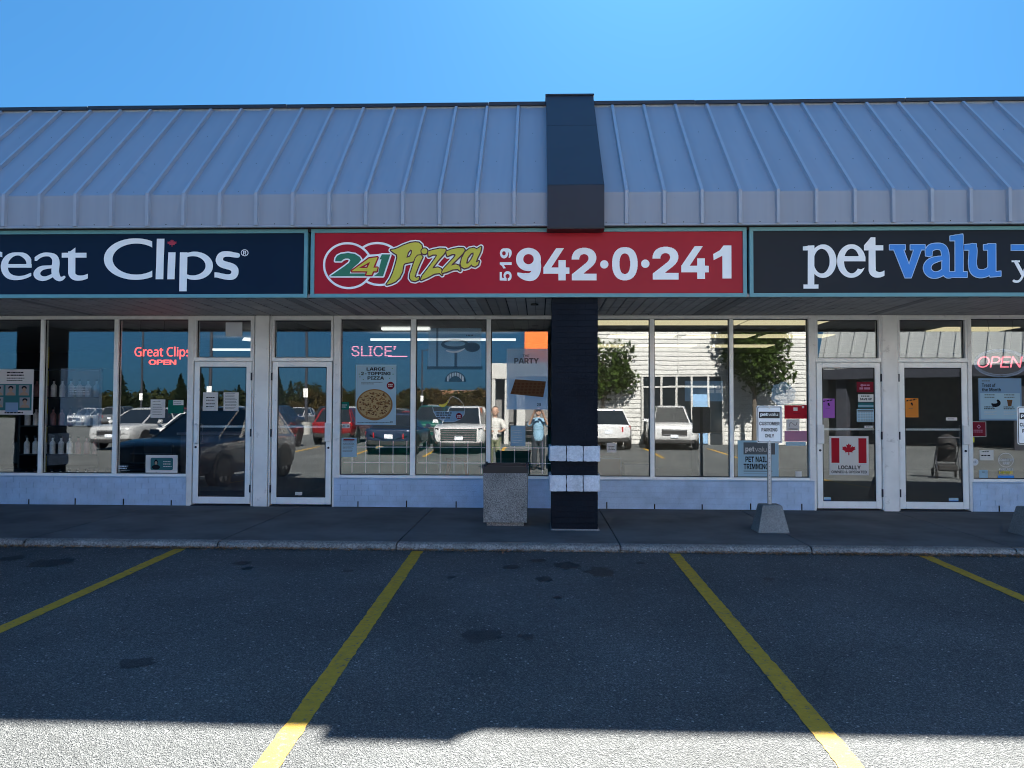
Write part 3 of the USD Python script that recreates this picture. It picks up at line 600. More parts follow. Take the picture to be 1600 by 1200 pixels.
mb = MB()
for sx, sy in ((-1, -1), (1, -1), (-1, 1), (1, 1)):
    mb.tm(bevbox(sx*.262-.016, sx*.262+.016, sy*.262-.016, sy*.262+.016, .70, .752, .006))
obj('liner_corner', mb.done(), 'dark_metal', bn)
gm = trimesh.creation.box((.50, .50, .004)).subdivide().subdivide().subdivide(); vv = gm.vertices.copy(); vv[:, 2] += .66+.05*meshkit.fbm(np.c_[vv[:, :2]*9, vv[:, :1]*0], 3, 2)
obj('bag', (vv, gm.faces), 'black', bn, smooth=40)

def parking_sign(label, x, y):
    t = thing('parking_sign', label, 'parking sign', (x, y, -.02), group='customer parking signs in concrete bases')
    b = trimesh.convex.convex_hull([(sx*w, sy*d, z) for sx in (-1, 1) for sy in (-1, 1) for w, d, z in ((.172, .15, 0), (.176, .154, .02), (.112, .10, .312), (.100, .09, .322))])
    obj('base', b, 'base_concrete', t)
    pm = MB(); pm.tm(bevbox(-.022, .022, -.004, .004, .30, 1.47, .001)); pm.box(-.022, -.017, -.004, .018, .30, 1.47); pm.box(.017, .022, -.004, .018, .30, 1.47)
    obj('post', pm.done(), 'galvanised', t)
    hl = MB()
    for z in np.arange(.36, 1.02, .05): hl.box(-.004, .004, -.0052, -.0035, z-.004, z+.004)
    obj('post_holes', hl.done(), 'black', t)
    z0, z1 = 1.035, 1.470
    obj('plate', facing(rrect(-.147, .147, z0, z1, .022), -.0100, .0035), 'sign_white', t)
    fr = rrect(-.138, .138, z0+.009, z1-.009, .018); obj('border', facing(fr.difference(rrect(-.130, .130, z0+.017, z1-.017, .012)), -.0118, .002), 'black', t)
    obj('header', facing(sbox(-.120, 1.325, .120, 1.400), -.0118, .002), 'black', t)
    obj('header_text', facing(union_all([fit(glyphs('pet', 800), -.105, -.02, 1.340, 1.388), fit(glyphs('valu', 350), -.012, .100, 1.352, 1.390)]), -.0136, .002), 'sign_white', t)
    for s, z, hw in (('CUSTOMER', 1.242, .118), ('PARKING', 1.170, .092), ('ONLY', 1.100, .053)):
        obj('sign_text', facing(fit(glyphs(s, 800), -hw, hw, z, z+.042), -.0118, .002), 'black', t)
    for z in (z0+.02, z1-.02):
        c = trimesh.creation.cylinder(.010, .008, sections=12); c.apply_transform(trimesh.transformations.rotation_matrix(math.pi/2, [1, 0, 0])); c.apply_translation((0, -.014, z)); obj('bolt', c, 'steel', t)
    return t
parking_sign('white customer parking sign in concrete base, before the pet shop window', 2.705, 9.12)
parking_sign('white customer parking sign cut by the right edge, past the open sign', 5.655, 9.06)

# ------------------------------------------------------------------ shop interiors
def room(x0, x1, wall, back, depth=7.5, ceil='room_ceiling'):
    obj('shop_floor', bx(x0, x1, 11.12, YG+depth, -.06, .0), 'room_floor', mall)
    obj('shop_ceiling', bx(x0, x1, 11.12, YG+depth, 2.765, 2.80), ceil, mall)
    obj('shop_wall', bx(x0, x1, YG+depth, YG+depth+.1, 0, 2.765), back, mall)
    for x in (x0, x1-.08): obj('shop_wall', bx(x, x+.08, 11.13, YG+depth, 0, 2.765), wall, mall)
room(-14.9, -4.03, 'room_dark', 'room_dark'); room(-3.93, .44, 'room_wall', 'room_warm', 5.0); room(.46, 13.4, 'room_wall', 'room_wall')
def ceil_panel(x, y, w=.6, l=1.2, m='ceiling_panel'):
    obj('ceiling_light', bx(x-w/2, x+w/2, y-l/2, y+l/2, 2.750, 2.762), m, mall)
for x, y in ((1.35, 12.0), (2.55, 12.0), (3.8, 12.0), (1.9, 14.2), (3.3, 14.2), (4.7, 14.2), (1.2, 16.4), (2.7, 16.4), (4.3, 16.4), (7.2, 13.0)): ceil_panel(x, y, 1.2, .62)
obj('ceiling_light', bx(-3.0, -.4, 13.6, 13.68, 2.62, 2.66), 'tube_white', mall); obj('ceiling_light', bx(-2.6, -1.8, 12.6, 12.72, 2.71, 2.75), 'tube_white', mall)
obj('ceiling_light', hull([(-5.05, 12.9, 2.56), (-3.95, 13.9, 2.56), (-5.05, 13.0, 2.62), (-3.95, 14.0, 2.62), (-5.05, 13.0, 2.56), (-3.95, 14.0, 2.56)]), 'tube_white', mall)
obj('ceiling_light', bx(-6.2, -5.1, 14.4, 14.5, 2.5, 2.54), 'tube_white', mall)

sh = thing('product_shelf', 'dark hair salon shelf holding rows of pale bottles behind window', 'shelf', (-7.2, 11.52, 0))
for x in (-.62, .60): obj('side', bev(x, x+.03, -.2, .2, 0, 2.0), 'black', sh)
for z in (.25, .68, 1.11, 1.54, 1.97): obj('shelf_board', bev(-.59, .60, -.2, .2, z, z+.025), 'black', sh)
plain('bottle_pale', (.75, .72, .70), rough=.4, var=.3, scale=12.); plain('bottle_dark', (.30, .12, .12), rough=.4, var=.4, scale=9.)
def bottle_mesh(h, r_):
    return trimesh.creation.revolve([(0, 0), (r_, 0), (r_, h*.68), (r_*.6, h*.78), (r_*.35, h*.82), (r_*.35, h), (0, h)], sections=12)
RK = {0: 'bottom', 1: 'second', 2: 'third', 3: 'top'}
cols = ['first', 'second', 'third', 'fourth', 'fifth', 'sixth', 'seventh', 'eighth', 'ninth']
bot = {}
for zi, z in enumerate((.275, .705, 1.135, 1.565)):
    for i in range(9):
        h = .24 if zi != 0 else .17; mm = 'bottle_pale' if (zi+i//3) % 3 else 'bottle_dark'
        lb = f'{"pale" if mm == "bottle_pale" else "dark red"} bottle, {cols[i]} from the left on the {RK[zi]} board of the salon shelf'
        loc = (-7.2-.53+i*.132, 11.40, z)
        if (h, mm) not in bot:
            t = thing('bottle', lb, 'bottle', loc, group='bottles on the salon shelf'); obj('body', bottle_mesh(h, .04), mm, t, smooth=40); obj('cap', bx(-.016, .016, -.016, .016, h, h+.03), 'black', t); bot[(h, mm)] = t
        else: dup(bot[(h, mm)], lb, loc)
def chair(label, x, y, rot):
    t = thing('waiting_chair', label, 'chair', (x, y, 0), rot, group='salon waiting chairs')
    obj('seat', bev(-.25, .25, -.24, .24, .43, .49, .02), 'black', t); obj('backrest', bev(-.24, .24, .22, .26, .52, .86, .02), 'black', t)
    for sx in (-1, 1):
        for sy, dx in ((-1, .05), (1, .05)):
            m = MB().tube([(sx*.23, sy*.20, .43), (sx*(.23), sy*.26, 0)], .011, 8); obj('leg', m.done(), 'steel', t)
    return t
chair('black waiting chair with chrome legs, left of the salon bottle shelf', -8.0, 11.55, 0)
chair('black waiting chair with chrome legs just right of the salon bottle shelf', -6.62, 11.75, 4)
chair('black waiting chair with chrome legs beside the salon framed card', -6.0, 11.72, -3)
pl = thing('brass_pole', 'thin brass pole standing inside the salon window', 'pole', (-7.63, 11.7, 0)); obj('rod', MB().tube([(0, 0, 0), (0, 0, 2.35)], .014).done(), 'sign_yellow', pl); obj('foot', trimesh.creation.cylinder(.10, .02, sections=20).apply_translation((0, 0, .01)), 'steel', pl)
st = thing('counter', 'low pale salon counter standing inside behind the framed card', 'counter', (-5.4, 13.2, 0)); obj('body', bev(-.7, .6, -.25, .25, 0, .95), 'room_wall', st); obj('top', bev(-.75, .65, -.3, .3, .95, .99), 'paper_grey', st)
st = thing('bar_stool', 'dark bar stool standing inside behind the middle pizza shop pane', 'stool', (-1.22, 11.62, 0))
obj('seat', trimesh.creation.cylinder(.17, .04, sections=24).apply_translation((0, 0, .64)), 'black', st)
for sx, sy in ((-1, -1), (1, -1), (-1, 1), (1, 1)): obj('leg', MB().tube([(sx*.12, sy*.12, .63), (sx*.2, sy*.2, 0)], .015).done(), 'paper_brown', st)
obj('footrest', MB().tube([(-.17, -.17, .22), (.17, -.17, .22), (.17, .17, .22), (-.17, .17, .22), (-.17, -.17, .22)], .009).done(), 'steel', st)
plain('rack_white', (.88, .88, .86), rough=.4)
for x0, x1, nm in ((-2.83, -1.84, 'left'), (-1.74, -.75, 'middle'), (-.66, .36, 'right')):
    t = thing('wire_rack', f'white wire grid rack inside the foot of the {nm} pizza shop pane', 'wire rack', ((x0+x1)/2, 11.14, 0)); w = (x1-x0)/2
    for z in (.62, .845): obj('rail', MB().tube([(-w, 0, z), (w, 0, z)], .0075, 6).done(), 'rack_white', t)
    for q in np.arange(-w+.12, w-.05, .20): obj('wire', MB().tube([(q, .008, .47), (q, .008, .935)], .0065, 6).done(), 'rack_white', t)
ct = thing('pizza_counter', 'dark green and grey service counter inside the pizza shop', 'counter', (-1.6, 13.9, 0)); obj('body', bev(-2.1, 2.0, -.3, .3, 0, 1.05), 'paper_green', ct); obj('top', bev(-2.15, 2.05, -.35, .35, 1.05, 1.09), 'dark_metal', ct)
for (x, y, w, d, h, m, lb) in ((1.05, 12.4, .5, .4, .62, 'paper_brown', 'open brown carton on the pet shop floor beside the pillar'), (1.62, 12.9, .4, .4, .5, 'room_warm', 'small pale carton on pet shop floor by the first mullion'), (3.05, 13.2, .8, .5, 1.0, 'room_dark', 'dark merchandise crate behind the nail trimming poster')):
    t = thing('carton', lb, 'carton', (x, y, 0)); obj('body', bev(-w/2, w/2, -d/2, d/2, 0, h), m, t); obj('flap', bev(-w/2-.01, w/2+.01, -d/2-.01, d/2+.01, h, h+.02), 'room_wall', t)

# ------------------------------------------------------------------ neon signs, posters and notices on the glass
YI = 11.012; YO = 10.9935                                        # inside and outside face of the window panes
def neon_text(mb, shape, y, r): # tubes along the outlines of letters
    for g in geoms(shape):
        for ringc in [g.exterior] + list(g.interiors):
            p = np.array(ringc.simplify(.004).coords); 
            if len(p) > 3: mb.tube(np.c_[p[:, 0], np.full(len(p), y), p[:, 1]], r, 6, cap=False)
def letters(t, x0, x1, z0, z1, w, **k): return fit(glyphs(t, w, **k), x0, x1, z0, z1)
n1 = thing('neon_sign', 'lit red neon salon sign with two lines of lettering', 'neon sign', (0, 0, 0))
obj('name_tubes', facing(letters('Great Clips', -5.915, -5.085, 2.115, 2.300, 260, font='NotoSansHebrew-Regular.woff2').buffer(-.001), YI+.04, .012), 'neon_red', n1)
obj('open_tubes', facing(letters('OPEN', -5.70, -5.30, 2.035, 2.108, 500).buffer(.001), YI+.04, .012), 'neon_red', n1)
mb = MB()
for x in (-5.85, -5.5, -5.15): mb.tube([(x, YI+.06, 2.20), (x+.01, YI+.06, 2.68)], .003, 5)
obj('hanger', mb.done(), 'black', n1)
n2 = thing('led_sign', 'pink dotted LED sign reading slice above the pizza poster', 'LED sign')
S = letters('SLICE', -2.715, -2.125, 2.16, 2.315, 420); x = 0
S = S.union(sbox(-2.18, 2.155, -1.90, 2.170)).union(poly((-2.10, 2.315), (-2.06, 2.315), (-2.085, 2.25), (-2.095, 2.25)))
stripes = union_all([sbox(-3, z, -1.8, z+.0125) for z in np.arange(2.15, 2.32, .021)])
obj('led_rows', facing(S.intersection(stripes).union(sbox(-2.18, 2.155, -1.90, 2.168)), YI+.05, .01), 'led_pink', n2)
obj('case', bev(-2.76, -1.86, YI+.064, YI+.10, 2.12, 2.35), 'film_dark', n2)
n3 = thing('neon_sign', 'oval pink neon open sign in the right pet shop window', 'neon sign')
mb = MB(); th = np.linspace(0, 2*math.pi, 60)
mb.tube(np.c_[6.52+.36*np.cos(th), np.full(60, YI+.05), 2.075+.19*np.sin(th)], .010, 8); mb2 = MB(); mb2.tube(np.c_[6.52+.335*np.cos(th), np.full(60, YI+.05), 2.075+.165*np.sin(th)], .006, 8)
obj('oval_tube', mb.done(), 'neon_blue', n3); obj('oval_tube', mb2.done(), 'neon_blue', n3)
O = affinity.skew(letters('OPEN', 6.205, 6.80, 2.015, 2.165, 170), 12, 0); obj('letter_tubes', facing(O.buffer(.003), YI+.04, .012), 'neon_pink', n3)
for z0, z1 in ((2.265, 2.68),): obj('hanger', MB().tube([(6.4, YI+.05, z0-.005), (6.35, YI+.05, z1)], .003, 5).tube([(6.65, YI+.05, z0-.01), (6.7, YI+.05, z1)], .003, 5).done(), 'black', n3)

def sheet(name, label, cat, x0, x1, z0, z1, m, y=YO, bulge=.0):
    t = thing(name, label, cat); obj('sheet', bx(x0, x1, y, y+.0012, z0, z1), m, t); return t
def ink(t, shape, m, y=YO, layer=1, name='print'):
    gs = geoms(shape)
    for g in (gs if 1 < len(gs) <= 8 and min(q.area for q in gs) > 5e-5 else [shape]): pr = obj(name, facing(g, y-.0007*layer, .0006), m, t)
    if pr.GetName() and not (1 < len(gs) <= 8 and min(q.area for q in gs) > 5e-5) and len(gs) > 3: setd(pr, kind='stuff')
    return pr
def lines(x0, x1, zs, h, seed=0, jag=.25):
    q = np.random.default_rng(seed); out = []
    for z in zs:
        x = x0; e = x1-(x1-x0)*q.uniform(0, jag)
        while x < e:
            w = q.uniform(.6, 2.8)*h; out.append(sbox(x, z, min(x+w, e), z+h)); x += w+h*.45
    return union_all(out)

# hair salon panes
t = sheet('staff_poster', 'staff poster with six portrait photos on green in far left pane', 'poster', -8.02, -7.379, 1.297, 1.962, 'paper_white')
ink(t, sbox(-8.02, 1.36, -7.40, 1.745), 'paper_teal')
for i, (cx, cz) in enumerate(((-7.90, 1.655), (-7.715, 1.655), (-7.515, 1.655), (-7.90, 1.48), (-7.50, 1.475))):
    ink(t, sbox(cx-.08, cz-.075, cx+.075, cz+.075), 'paper_grey', layer=2, name='portrait')
    ink(t, ell(cx, cz+.012, .030, .038).union(ell(cx, cz-.075, .065, .05).intersection(sbox(cx-.08, cz-.075, cx+.075, cz))), 'skin_print', layer=3, name='portrait_face'); ink(t, ell(cx, cz+.035, .038, .028).difference(ell(cx, cz+.005, .028, .036)), 'ink', layer=4, name='portrait_hair')
ink(t, sbox(-7.79, 1.335, -7.60, 1.475), 'paper_sky', layer=2, name='caption'); ink(t, lines(-7.78, -7.50, (1.905, 1.865), .018, 1).union(lines(-7.78, -7.50, (1.825, 1.79), .012, 2)).union(lines(-7.80, -7.45, (1.318,), .02, 9)), 'ink')
t = sheet('window_poster', 'back of a pale translucent poster on second salon pane', 'poster', -6.974, -6.354, 1.142, 1.973, 'film_grey'); ink(t, lines(-6.84, -6.50, (1.70, 1.665, 1.63, 1.595), .014, 3), 'film_white')
t = sheet('notice', 'white letter sized notice on the salon pane beside the left door', 'notice', -5.631, -5.417, 1.258, 1.527, 'paper_white'); ink(t, lines(-5.60, -5.45, (1.49, 1.45, 1.41, 1.38, 1.34, 1.30), .008, 4), 'ink_grey')
t = sheet('price_card', 'small white and green card at the right of salon pane', 'card', -5.373, -5.144, 1.324, 1.519, 'paper_green'); ink(t, sbox(-5.299, 1.445, -5.146, 1.519), 'paper_white'); ink(t, lines(-5.29, -5.16, (1.49, 1.465), .007, 5), 'ink_grey', layer=2)
t = sheet('framed_card', 'white framed green card with portrait at foot of salon pane', 'framed card', -5.671, -5.233, .479, .708, 'paper_white'); ink(t, rrect(-5.615, -5.285, .505, .680, .02), 'paper_teal')
ink(t, ell(-5.535, .615, .028, .04).union(ell(-5.535, .545, .06, .035)), 'ink', layer=2); ink(t, ell(-5.535, .605, .018, .026), 'skin_print', layer=3); ink(t, lines(-5.43, -5.30, (.62, .585, .55), .012, 6), 'paper_white', layer=2)
obj('frame', facing(sbox(-5.685, .466, -5.219, .721).difference(sbox(-5.671, .479, -5.233, .708)), YO-.004, .008), 'aluminium', t)
t = thing('window_decal', 'tiny white two line lettering at foot of salon pane', 'decal'); ink(t, lines(-6.10, -5.93, (.545, .515), .018, 7), 'film_white'); ink(t, sbox(-6.10, .497, -5.92, .501), 'film_white')
t = sheet('door_notice', 'white notice with dark lines on the left salon door', 'notice', -4.847, -4.626, 1.363, 1.632, 'paper_white', 10.9615); ink(t, lines(-4.80, -4.66, (1.55, 1.51, 1.46, 1.42), .012, 8), 'ink', 10.9615)
t = sheet('door_notice', 'white notice of fine print, right one on salon door', 'notice', -4.545, -4.324, 1.364, 1.633, 'paper_white', 10.9615); ink(t, lines(-4.52, -4.35, np.arange(1.39, 1.62, .022), .007, 9), 'ink_grey', 10.9615)
sheet('transom_paper', 'plain pale sheet in the transom above left door', 'paper', -4.543, -4.30, 2.444, 2.65, 'film_white')
sheet('door_card', 'little white card low on the pizza shop door', 'card', -3.484, -3.381, .16, .205, 'paper_white', 10.9615)

# pizza shop panes
t = sheet('pizza_poster', 'pale blue poster with large round topped pizza', 'poster', -2.629, -2.044, 1.169, 2.036, 'paper_blue')
for s, z, hw in (('LARGE', 1.95, .135), ('2-TOPPING', 1.885, .215), ('PIZZA', 1.82, .12)): ink(t, letters(s, -2.34-hw, -2.34+hw, z, z+.048, 800), 'ink')
cx, cz = -2.355, 1.46
ink(t, ell(cx, cz, .262, .225), 'crust', name='pizza_crust'); ink(t, ell(cx, cz+.008, .238, .200), 'cheese', layer=2, name='pizza_cheese')
q = np.random.default_rng(3); tp, gp, wp = [], [], []
for i in range(190):
    a, rr_ = q.uniform(0, 6.28), math.sqrt(q.random()); x, z = cx+.225*rr_*math.cos(a), cz+.008+.188*rr_*math.sin(a)
    (tp if i % 2 else gp if i % 3 else wp).append(ell(x, z, q.uniform(.007, .019), q.uniform(.006, .014), 5))
ink(t, union_all(tp), 'topping', layer=3, name='topping'); ink(t, union_all(gp), 'crust', layer=4, name='topping'); ink(t, union_all(wp), 'cheese', layer=5, name='topping')
ink(t, ell(-2.125, 1.735, .055, .055), 'paper_maroon', name='badge'); ink(t, lines(-2.16, -2.09, (1.72, 1.745), .014, 3), 'paper_white', layer=2); ink(t, lines(-2.60, -2.10, (1.20,), .008, 2).union(letters('28', -2.13, -2.09, 1.20, 1.225, 700)), 'ink')
ink(t, lines(-2.55, -2.2, (1.775, 1.755), .008, 12, .5), 'ink_grey'); ink(t, union_all([ell(x, z, .009, .006, 5) for x, z in ((-2.58, 1.90), (-2.57, 1.86), (-2.09, 1.90), (-2.10, 1.98), (-2.52, 1.82), (-2.14, 1.84))]), 'greenish')
t = sheet('menu_sheet', 'pale printed menu sheet low in the left pizza pane', 'menu', -2.832, -2.606, .707, .982, 'paper_blue'); ink(t, lines(-2.81, -2.64, np.arange(.78, .96, .02), .007, 14), 'ink_grey'); ink(t, sbox(-2.80, .945, -2.64, .965), 'paper_maroon')
t = sheet('pizza_card', 'small white card above the menu sheet in pizza pane', 'card', -2.862, -2.712, 1.121, 1.184, 'paper_white'); ink(t, lines(-2.85, -2.76, (1.155, 1.135), .007, 15).union(ell(-2.735, 1.15, .01, .012)), 'ink')
t = sheet('green_board', 'small green board at left edge of pizza shop pane', 'board', -2.865, -2.724, 1.388, 1.498, 'paper_green'); ink(t, lines(-2.85, -2.74, (1.45, 1.42), .009, 16), 'film_white')
t = sheet('window_poster', 'faint blue see-through poster high in middle pizza pane', 'poster', -1.582, -.82, 2.011, 2.565, 'film_blue'); ink(t, sbox(-1.60, 1.97, -.80, 2.015).union(sbox(-1.47, 2.015, -1.44, 2.565)), 'film_dark')
ink(t, ell(-1.20, 2.33, .20, .075).union(ell(-.95, 2.29, .11, .07)).difference(ell(-1.20, 2.34, .15, .04)), 'film_dark', layer=2); ink(t, stroke([(-1.32, 2.24), (-1.2, 2.22), (-1.06, 2.27)], [.015, .025, .012]), 'film_white', layer=2); ink(t, sbox(-1.205, 2.01, -1.165, 2.21), 'film_dark', layer=2); ink(t, lines(-1.04, -.90, (2.45,), .02, 17), 'film_dark', layer=2)
t = thing('window_decal', 'arched faint shop badge decal in the middle pizza pane', 'decal'); bd = ell(-1.19, 1.79, .155, .15).intersection(sbox(-1.4, 1.79, -1.0, 2.0)); ink(t, bd, 'film_dark'); ink(t, ell(-1.19, 1.79, .14, .135).difference(ell(-1.19, 1.79, .09, .085)).intersection(sbox(-1.4, 1.80, -1.0, 2.0)).intersection(union_all([sbox(x, 1.7, x+.025, 2.0) for x in np.arange(-1.31, -1.08, .036)])), 'film_white', layer=2)
t = thing('slice_sticker', 'clear wing shaped sticker with red badge on middle pizza pane', 'sticker')
sl = Polygon([(-1.519, 1.435), (-1.43, 1.437), (-1.36, 1.455), (-1.29, 1.50), (-1.262, 1.566), (-1.22, 1.585), (-1.14, 1.55), (-1.075, 1.48), (-1.048, 1.40), (-1.06, 1.32), (-1.12, 1.25), (-1.21, 1.215), (-1.33, 1.215), (-1.45, 1.27), (-1.505, 1.36)])
sl = sl.buffer(.02).buffer(-.02); ink(t, sl.difference(sl.buffer(-.006)), 'film_white', name='edge'); ink(t, sl.buffer(-.006).intersection(sbox(-2, 1.1, -1, 1.37)), 'film_blue', name='lower_band'); ink(t, ell(-1.135, 1.30, .045, .045), 'paper_maroon', layer=2, name='badge'); ink(t, lines(-1.165, -1.105, (1.30, 1.28), .012, 3), 'film_white', layer=3)
ink(t, lines(-1.46, -1.22, (1.335, 1.30, 1.265), .022, 18, .2), 'ink_grey', layer=2); ink(t, stroke([(-1.41, 1.455), (-1.36, 1.45), (-1.31, 1.49), (-1.29, 1.53)], [.03, .04, .02, .01]), 'sign_yellow', layer=2)
t = sheet('party_poster', 'pale party tray poster in right pizza pane by the pillar', 'poster', -.453, .137, 1.398, 2.269, 'film_party')
for a, b, c, d, s, w in ((-.345, .005, 2.055, 2.135, 'PARTY', 800), (-.225, -.13, 2.15, 2.185, 'THE', 700)): ink(t, letters(s, a, b, c, d, w), 'ink_grey')
q = np.random.default_rng(8); tr = poly((-.40, 1.62), (-.33, 1.83), (.11, 1.80), (.07, 1.575)); ink(t, tr, 'paper_brown', layer=2, name='tray'); ink(t, union_all([ell(-.36+.058*i+.008*j, 1.64+.042*j+q.uniform(-.004, .004), .022, .015, 5) for i in range(8) for j in range(4)]).intersection(tr), 'topping', layer=3, name='tray_pieces'); ink(t, letters('28', -.02, .04, 1.45, 1.49, 700), 'ink')
t = sheet('menu_sheet', 'light blue sheet below the party poster in right pizza pane', 'menu', -.394, -.182, .875, 1.167, 'paper_blue'); ink(t, lines(-.37, -.21, np.arange(.92, 1.13, .035), .010, 19), 'film_white')

# pet shop panes
t = sheet('nail_trimming_poster', 'pale blue poster offering pet nail trimming behind the parking sign', 'poster', 2.82, 3.39, .440, .972, 'paper_blue'); ink(t, sbox(2.90, .775, 3.34, .945), 'ink_grey', name='header')
ink(t, letters('pet', 2.925, 3.05, .795, .885, 800), 'paper_white', layer=2); ink(t, letters('valu', 3.06, 3.22, .815, .885, 300), 'paper_white', layer=2)
for s, a, b, c, d in (('PET NAIL', 2.925, 3.225, .665, .745), ('TRIMMING', 2.90, 3.25, .565, .645)): ink(t, letters(s, a, b, c, d, 760), 'ink')
ink(t, sbox(2.90, .535, 3.30, .545).union(sbox(2.9, .50, 3.30, .503)), 'ink_grey')
sheet('sticker', 'plain small white square sticker at foot of pet window', 'sticker', 3.623, 3.711, .435, .543, 'paper_white')
t = thing('splash_decal', 'pale blue splash shaped decal above the red stand-in sheet', 'decal'); q = np.random.default_rng(2); ink(t, Polygon([(3.46+(.15+.05*q.random())*math.cos(a), 1.63+(.14+.05*q.random())*math.sin(a)) for a in np.linspace(0, 6.28, 30)[:-1]]), 'film_faint')
t = sheet('window_poster', 'see-through blue poster behind the second pet shop pane', 'poster', 2.085, 2.625, 1.524, 1.814, 'film_blue', 11.02); ink(t, lines(2.40, 2.60, (1.70, 1.64), .05, 21, .1), 'film_white', 11.02)
t = sheet('notice', 'small white notice low in pane just right of pillar', 'notice', .976, 1.112, .791, .927, 'paper_white'); ink(t, lines(1.0, 1.09, (.87, .85, .83), .009, 22), 'ink')
for nm, lb, x0, x1, z0, z1, m in (('paper', 'white drawing sheet hung below the red stand-in sheet', 3.504, 3.682, 1.111, 1.273, 'paper_white'), ('paper', 'pink paper panel under the white drawing sheet', 3.477, 3.787, .958, 1.108, 'paper_pink'), ('paper', 'narrow white strip below the pink paper panel', 3.492, 3.769, .900, .953, 'paper_blue')):
    t = sheet(nm, lb, 'paper', x0, x1, z0, z1, m, YO+(.0013 if 'pink' in lb else 0))
    if 'drawing' in lb: ink(t, stroke([(3.54, 1.17), (3.58, 1.22), (3.62, 1.19), (3.65, 1.23)], .006).union(sbox(3.53, 1.13, 3.66, 1.14)), 'ink')
t = sheet('paper', 'flat red sheet standing in for a red box above the white drawing sheet', 'paper', 3.479, 3.79, 1.280, 1.472, 'paper_red'); ink(t, sbox(3.60, 1.39, 3.66, 1.44).union(sbox(3.72, 1.43, 3.75, 1.46)), 'paper_white'); ink(t, lines(3.60, 3.72, (1.345,), .012, 77), 'paper_maroon')  # flat sheet added in place of a red box seen in the glass
YD = 10.9615
t = sheet('plaque', 'maroon plaque with white script at top of pet shop door', 'plaque', 4.474, 4.704, 1.657, 1.801, 'paper_maroon', YD); ink(t, lines(4.51, 4.67, (1.695,), .03, 4, .05).union(lines(4.56, 4.66, (1.745,), .02, 5, .1)).union(ell(4.545, 1.755, .02, .018)), 'paper_pink', YD)
t = sheet('door_notice', 'white save sign under the maroon plaque on the pet shop door', 'notice', 4.49, 4.703, 1.522, 1.629, 'paper_white', YD); ink(t, lines(4.53, 4.67, (1.595,), .014, 6).union(letters('SAVE UP', 4.515, 4.68, 1.545, 1.577, 800)), 'ink', YD)
t = sheet('door_notice', 'dark blue striped sign between save sign and calendar', 'notice', 4.489, 4.701, 1.431, 1.512, 'paper_teal', YD); ink(t, sbox(4.489, 1.455, 4.701, 1.472), 'paper_blue', YD)
t = sheet('calendar_sheet', 'pale blue calendar table on the pet shop door', 'calendar', 4.47, 4.708, 1.242, 1.421, 'paper_blue', YD); ink(t, sbox(4.48, 1.385, 4.70, 1.405).union(union_all([sbox(4.485, z, 4.695, z+.003) for z in np.arange(1.255, 1.38, .022)])), 'ink_grey', YD); ink(t, union_all([sbox(x, 1.25, x+.003, 1.38) for x in np.arange(4.52, 4.69, .034)]), 'paper_white', YD, 2)
def bow(t, cx, z, y): ink(t, affinity.rotate(lines(cx-.07, cx+.07, (z,), .016, 30, .02), 9), 'ink', y); ink(t, ell(cx+.005, z-.04, .014, .014).union(ell(cx+.012, z-.058, .012, .01)), 'ink', y); ink(t, lines(cx-.04, cx+.04, (z-.11,), .006, 31), 'ink_grey', y)
t = sheet('door_flyer', 'purple paper flyer on the left pet shop door', 'flyer', 3.985, 4.166, 1.294, 1.565, 'paper_purple', YD); bow(t, 4.075, 1.53, YD)
t = sheet('door_flyer', 'orange paper flyer on the right pet shop door', 'flyer', 5.128, 5.321, 1.307, 1.577, 'paper_orange', YD); bow(t, 5.225, 1.54, YD)
for lb, x0, x1, z0, z1 in (('small white card above the door bar of left pet door', 4.574, 4.689, 1.154, 1.187), ('small white card above the door bar of right pet door', 5.701, 5.851, 1.264, 1.309)):
    t = sheet('door_card', lb, 'card', x0, x1, z0, z1, 'paper_white', YD); ink(t, lines(x0+.02, x1-.02, ((z0+z1)/2-.004,), .008, 40), 'ink_grey', YD)
for lb, x0, x1, z0, z1 in (('pale blue sticker at foot of the left pet door', 3.992, 4.10, .135, .187), ('pale blue sticker at foot of the right pet door', 5.72, 5.851, .135, .187)):
    t = sheet('sticker', lb, 'sticker', x0, x1, z0, z1, 'paper_blue', YD); ink(t, sbox(x0, z0, x1, z0+.018), 'sign_blue', YD)
t = sheet('flag_poster', 'white poster with red maple leaf flag, locally owned', 'poster', 4.083, 4.628, .495, 1.041, 'paper_white', YD)
ink(t, sbox(4.112, .665, 4.222, 1.012), 'paper_red', YD, name='flag_bar'); ink(t, sbox(4.487, .665, 4.597, 1.012), 'paper_red', YD, name='flag_bar'); ink(t, affinity.affine_transform(LEAF, [.135, 0, 0, .115, 4.353, .825]), 'paper_red', YD, name='maple_leaf')
ink(t, letters('LOCALLY', 4.205, 4.515, .575, .630, 800), 'ink', YD); ink(t, letters('OWNED & OPERATED', 4.11, 4.60, .520, .558, 700), 'ink', YD)
t = sheet('treat_poster', 'light blue treat of the month poster under oval neon', 'poster', 6.169, 6.757, 1.268, 1.859, 'paper_sky'); ink(t, sbox(6.19, 1.29, 6.735, 1.65), 'paper_blue'); ink(t, letters('Treat of', 6.215, 6.40, 1.735, 1.785, 700).union(letters('the Month', 6.215, 6.475, 1.675, 1.722, 700)), 'ink', layer=2)
ink(t, lines(6.215, 6.36, (1.815,), .012, 41), 'ink_grey', layer=2)
for cx in (6.33, 6.60): ink(t, lines(cx-.08, cx+.09, (1.62, 1.585), .012, 42), 'ink_grey', layer=2); ink(t, lines(cx-.09, cx+.07, (1.45, 1.425), .012, 43), 'ink', layer=2); ink(t, lines(cx-.09, cx+.09, (1.39, 1.37, 1.35), .007, 44), 'film_white', layer=2)
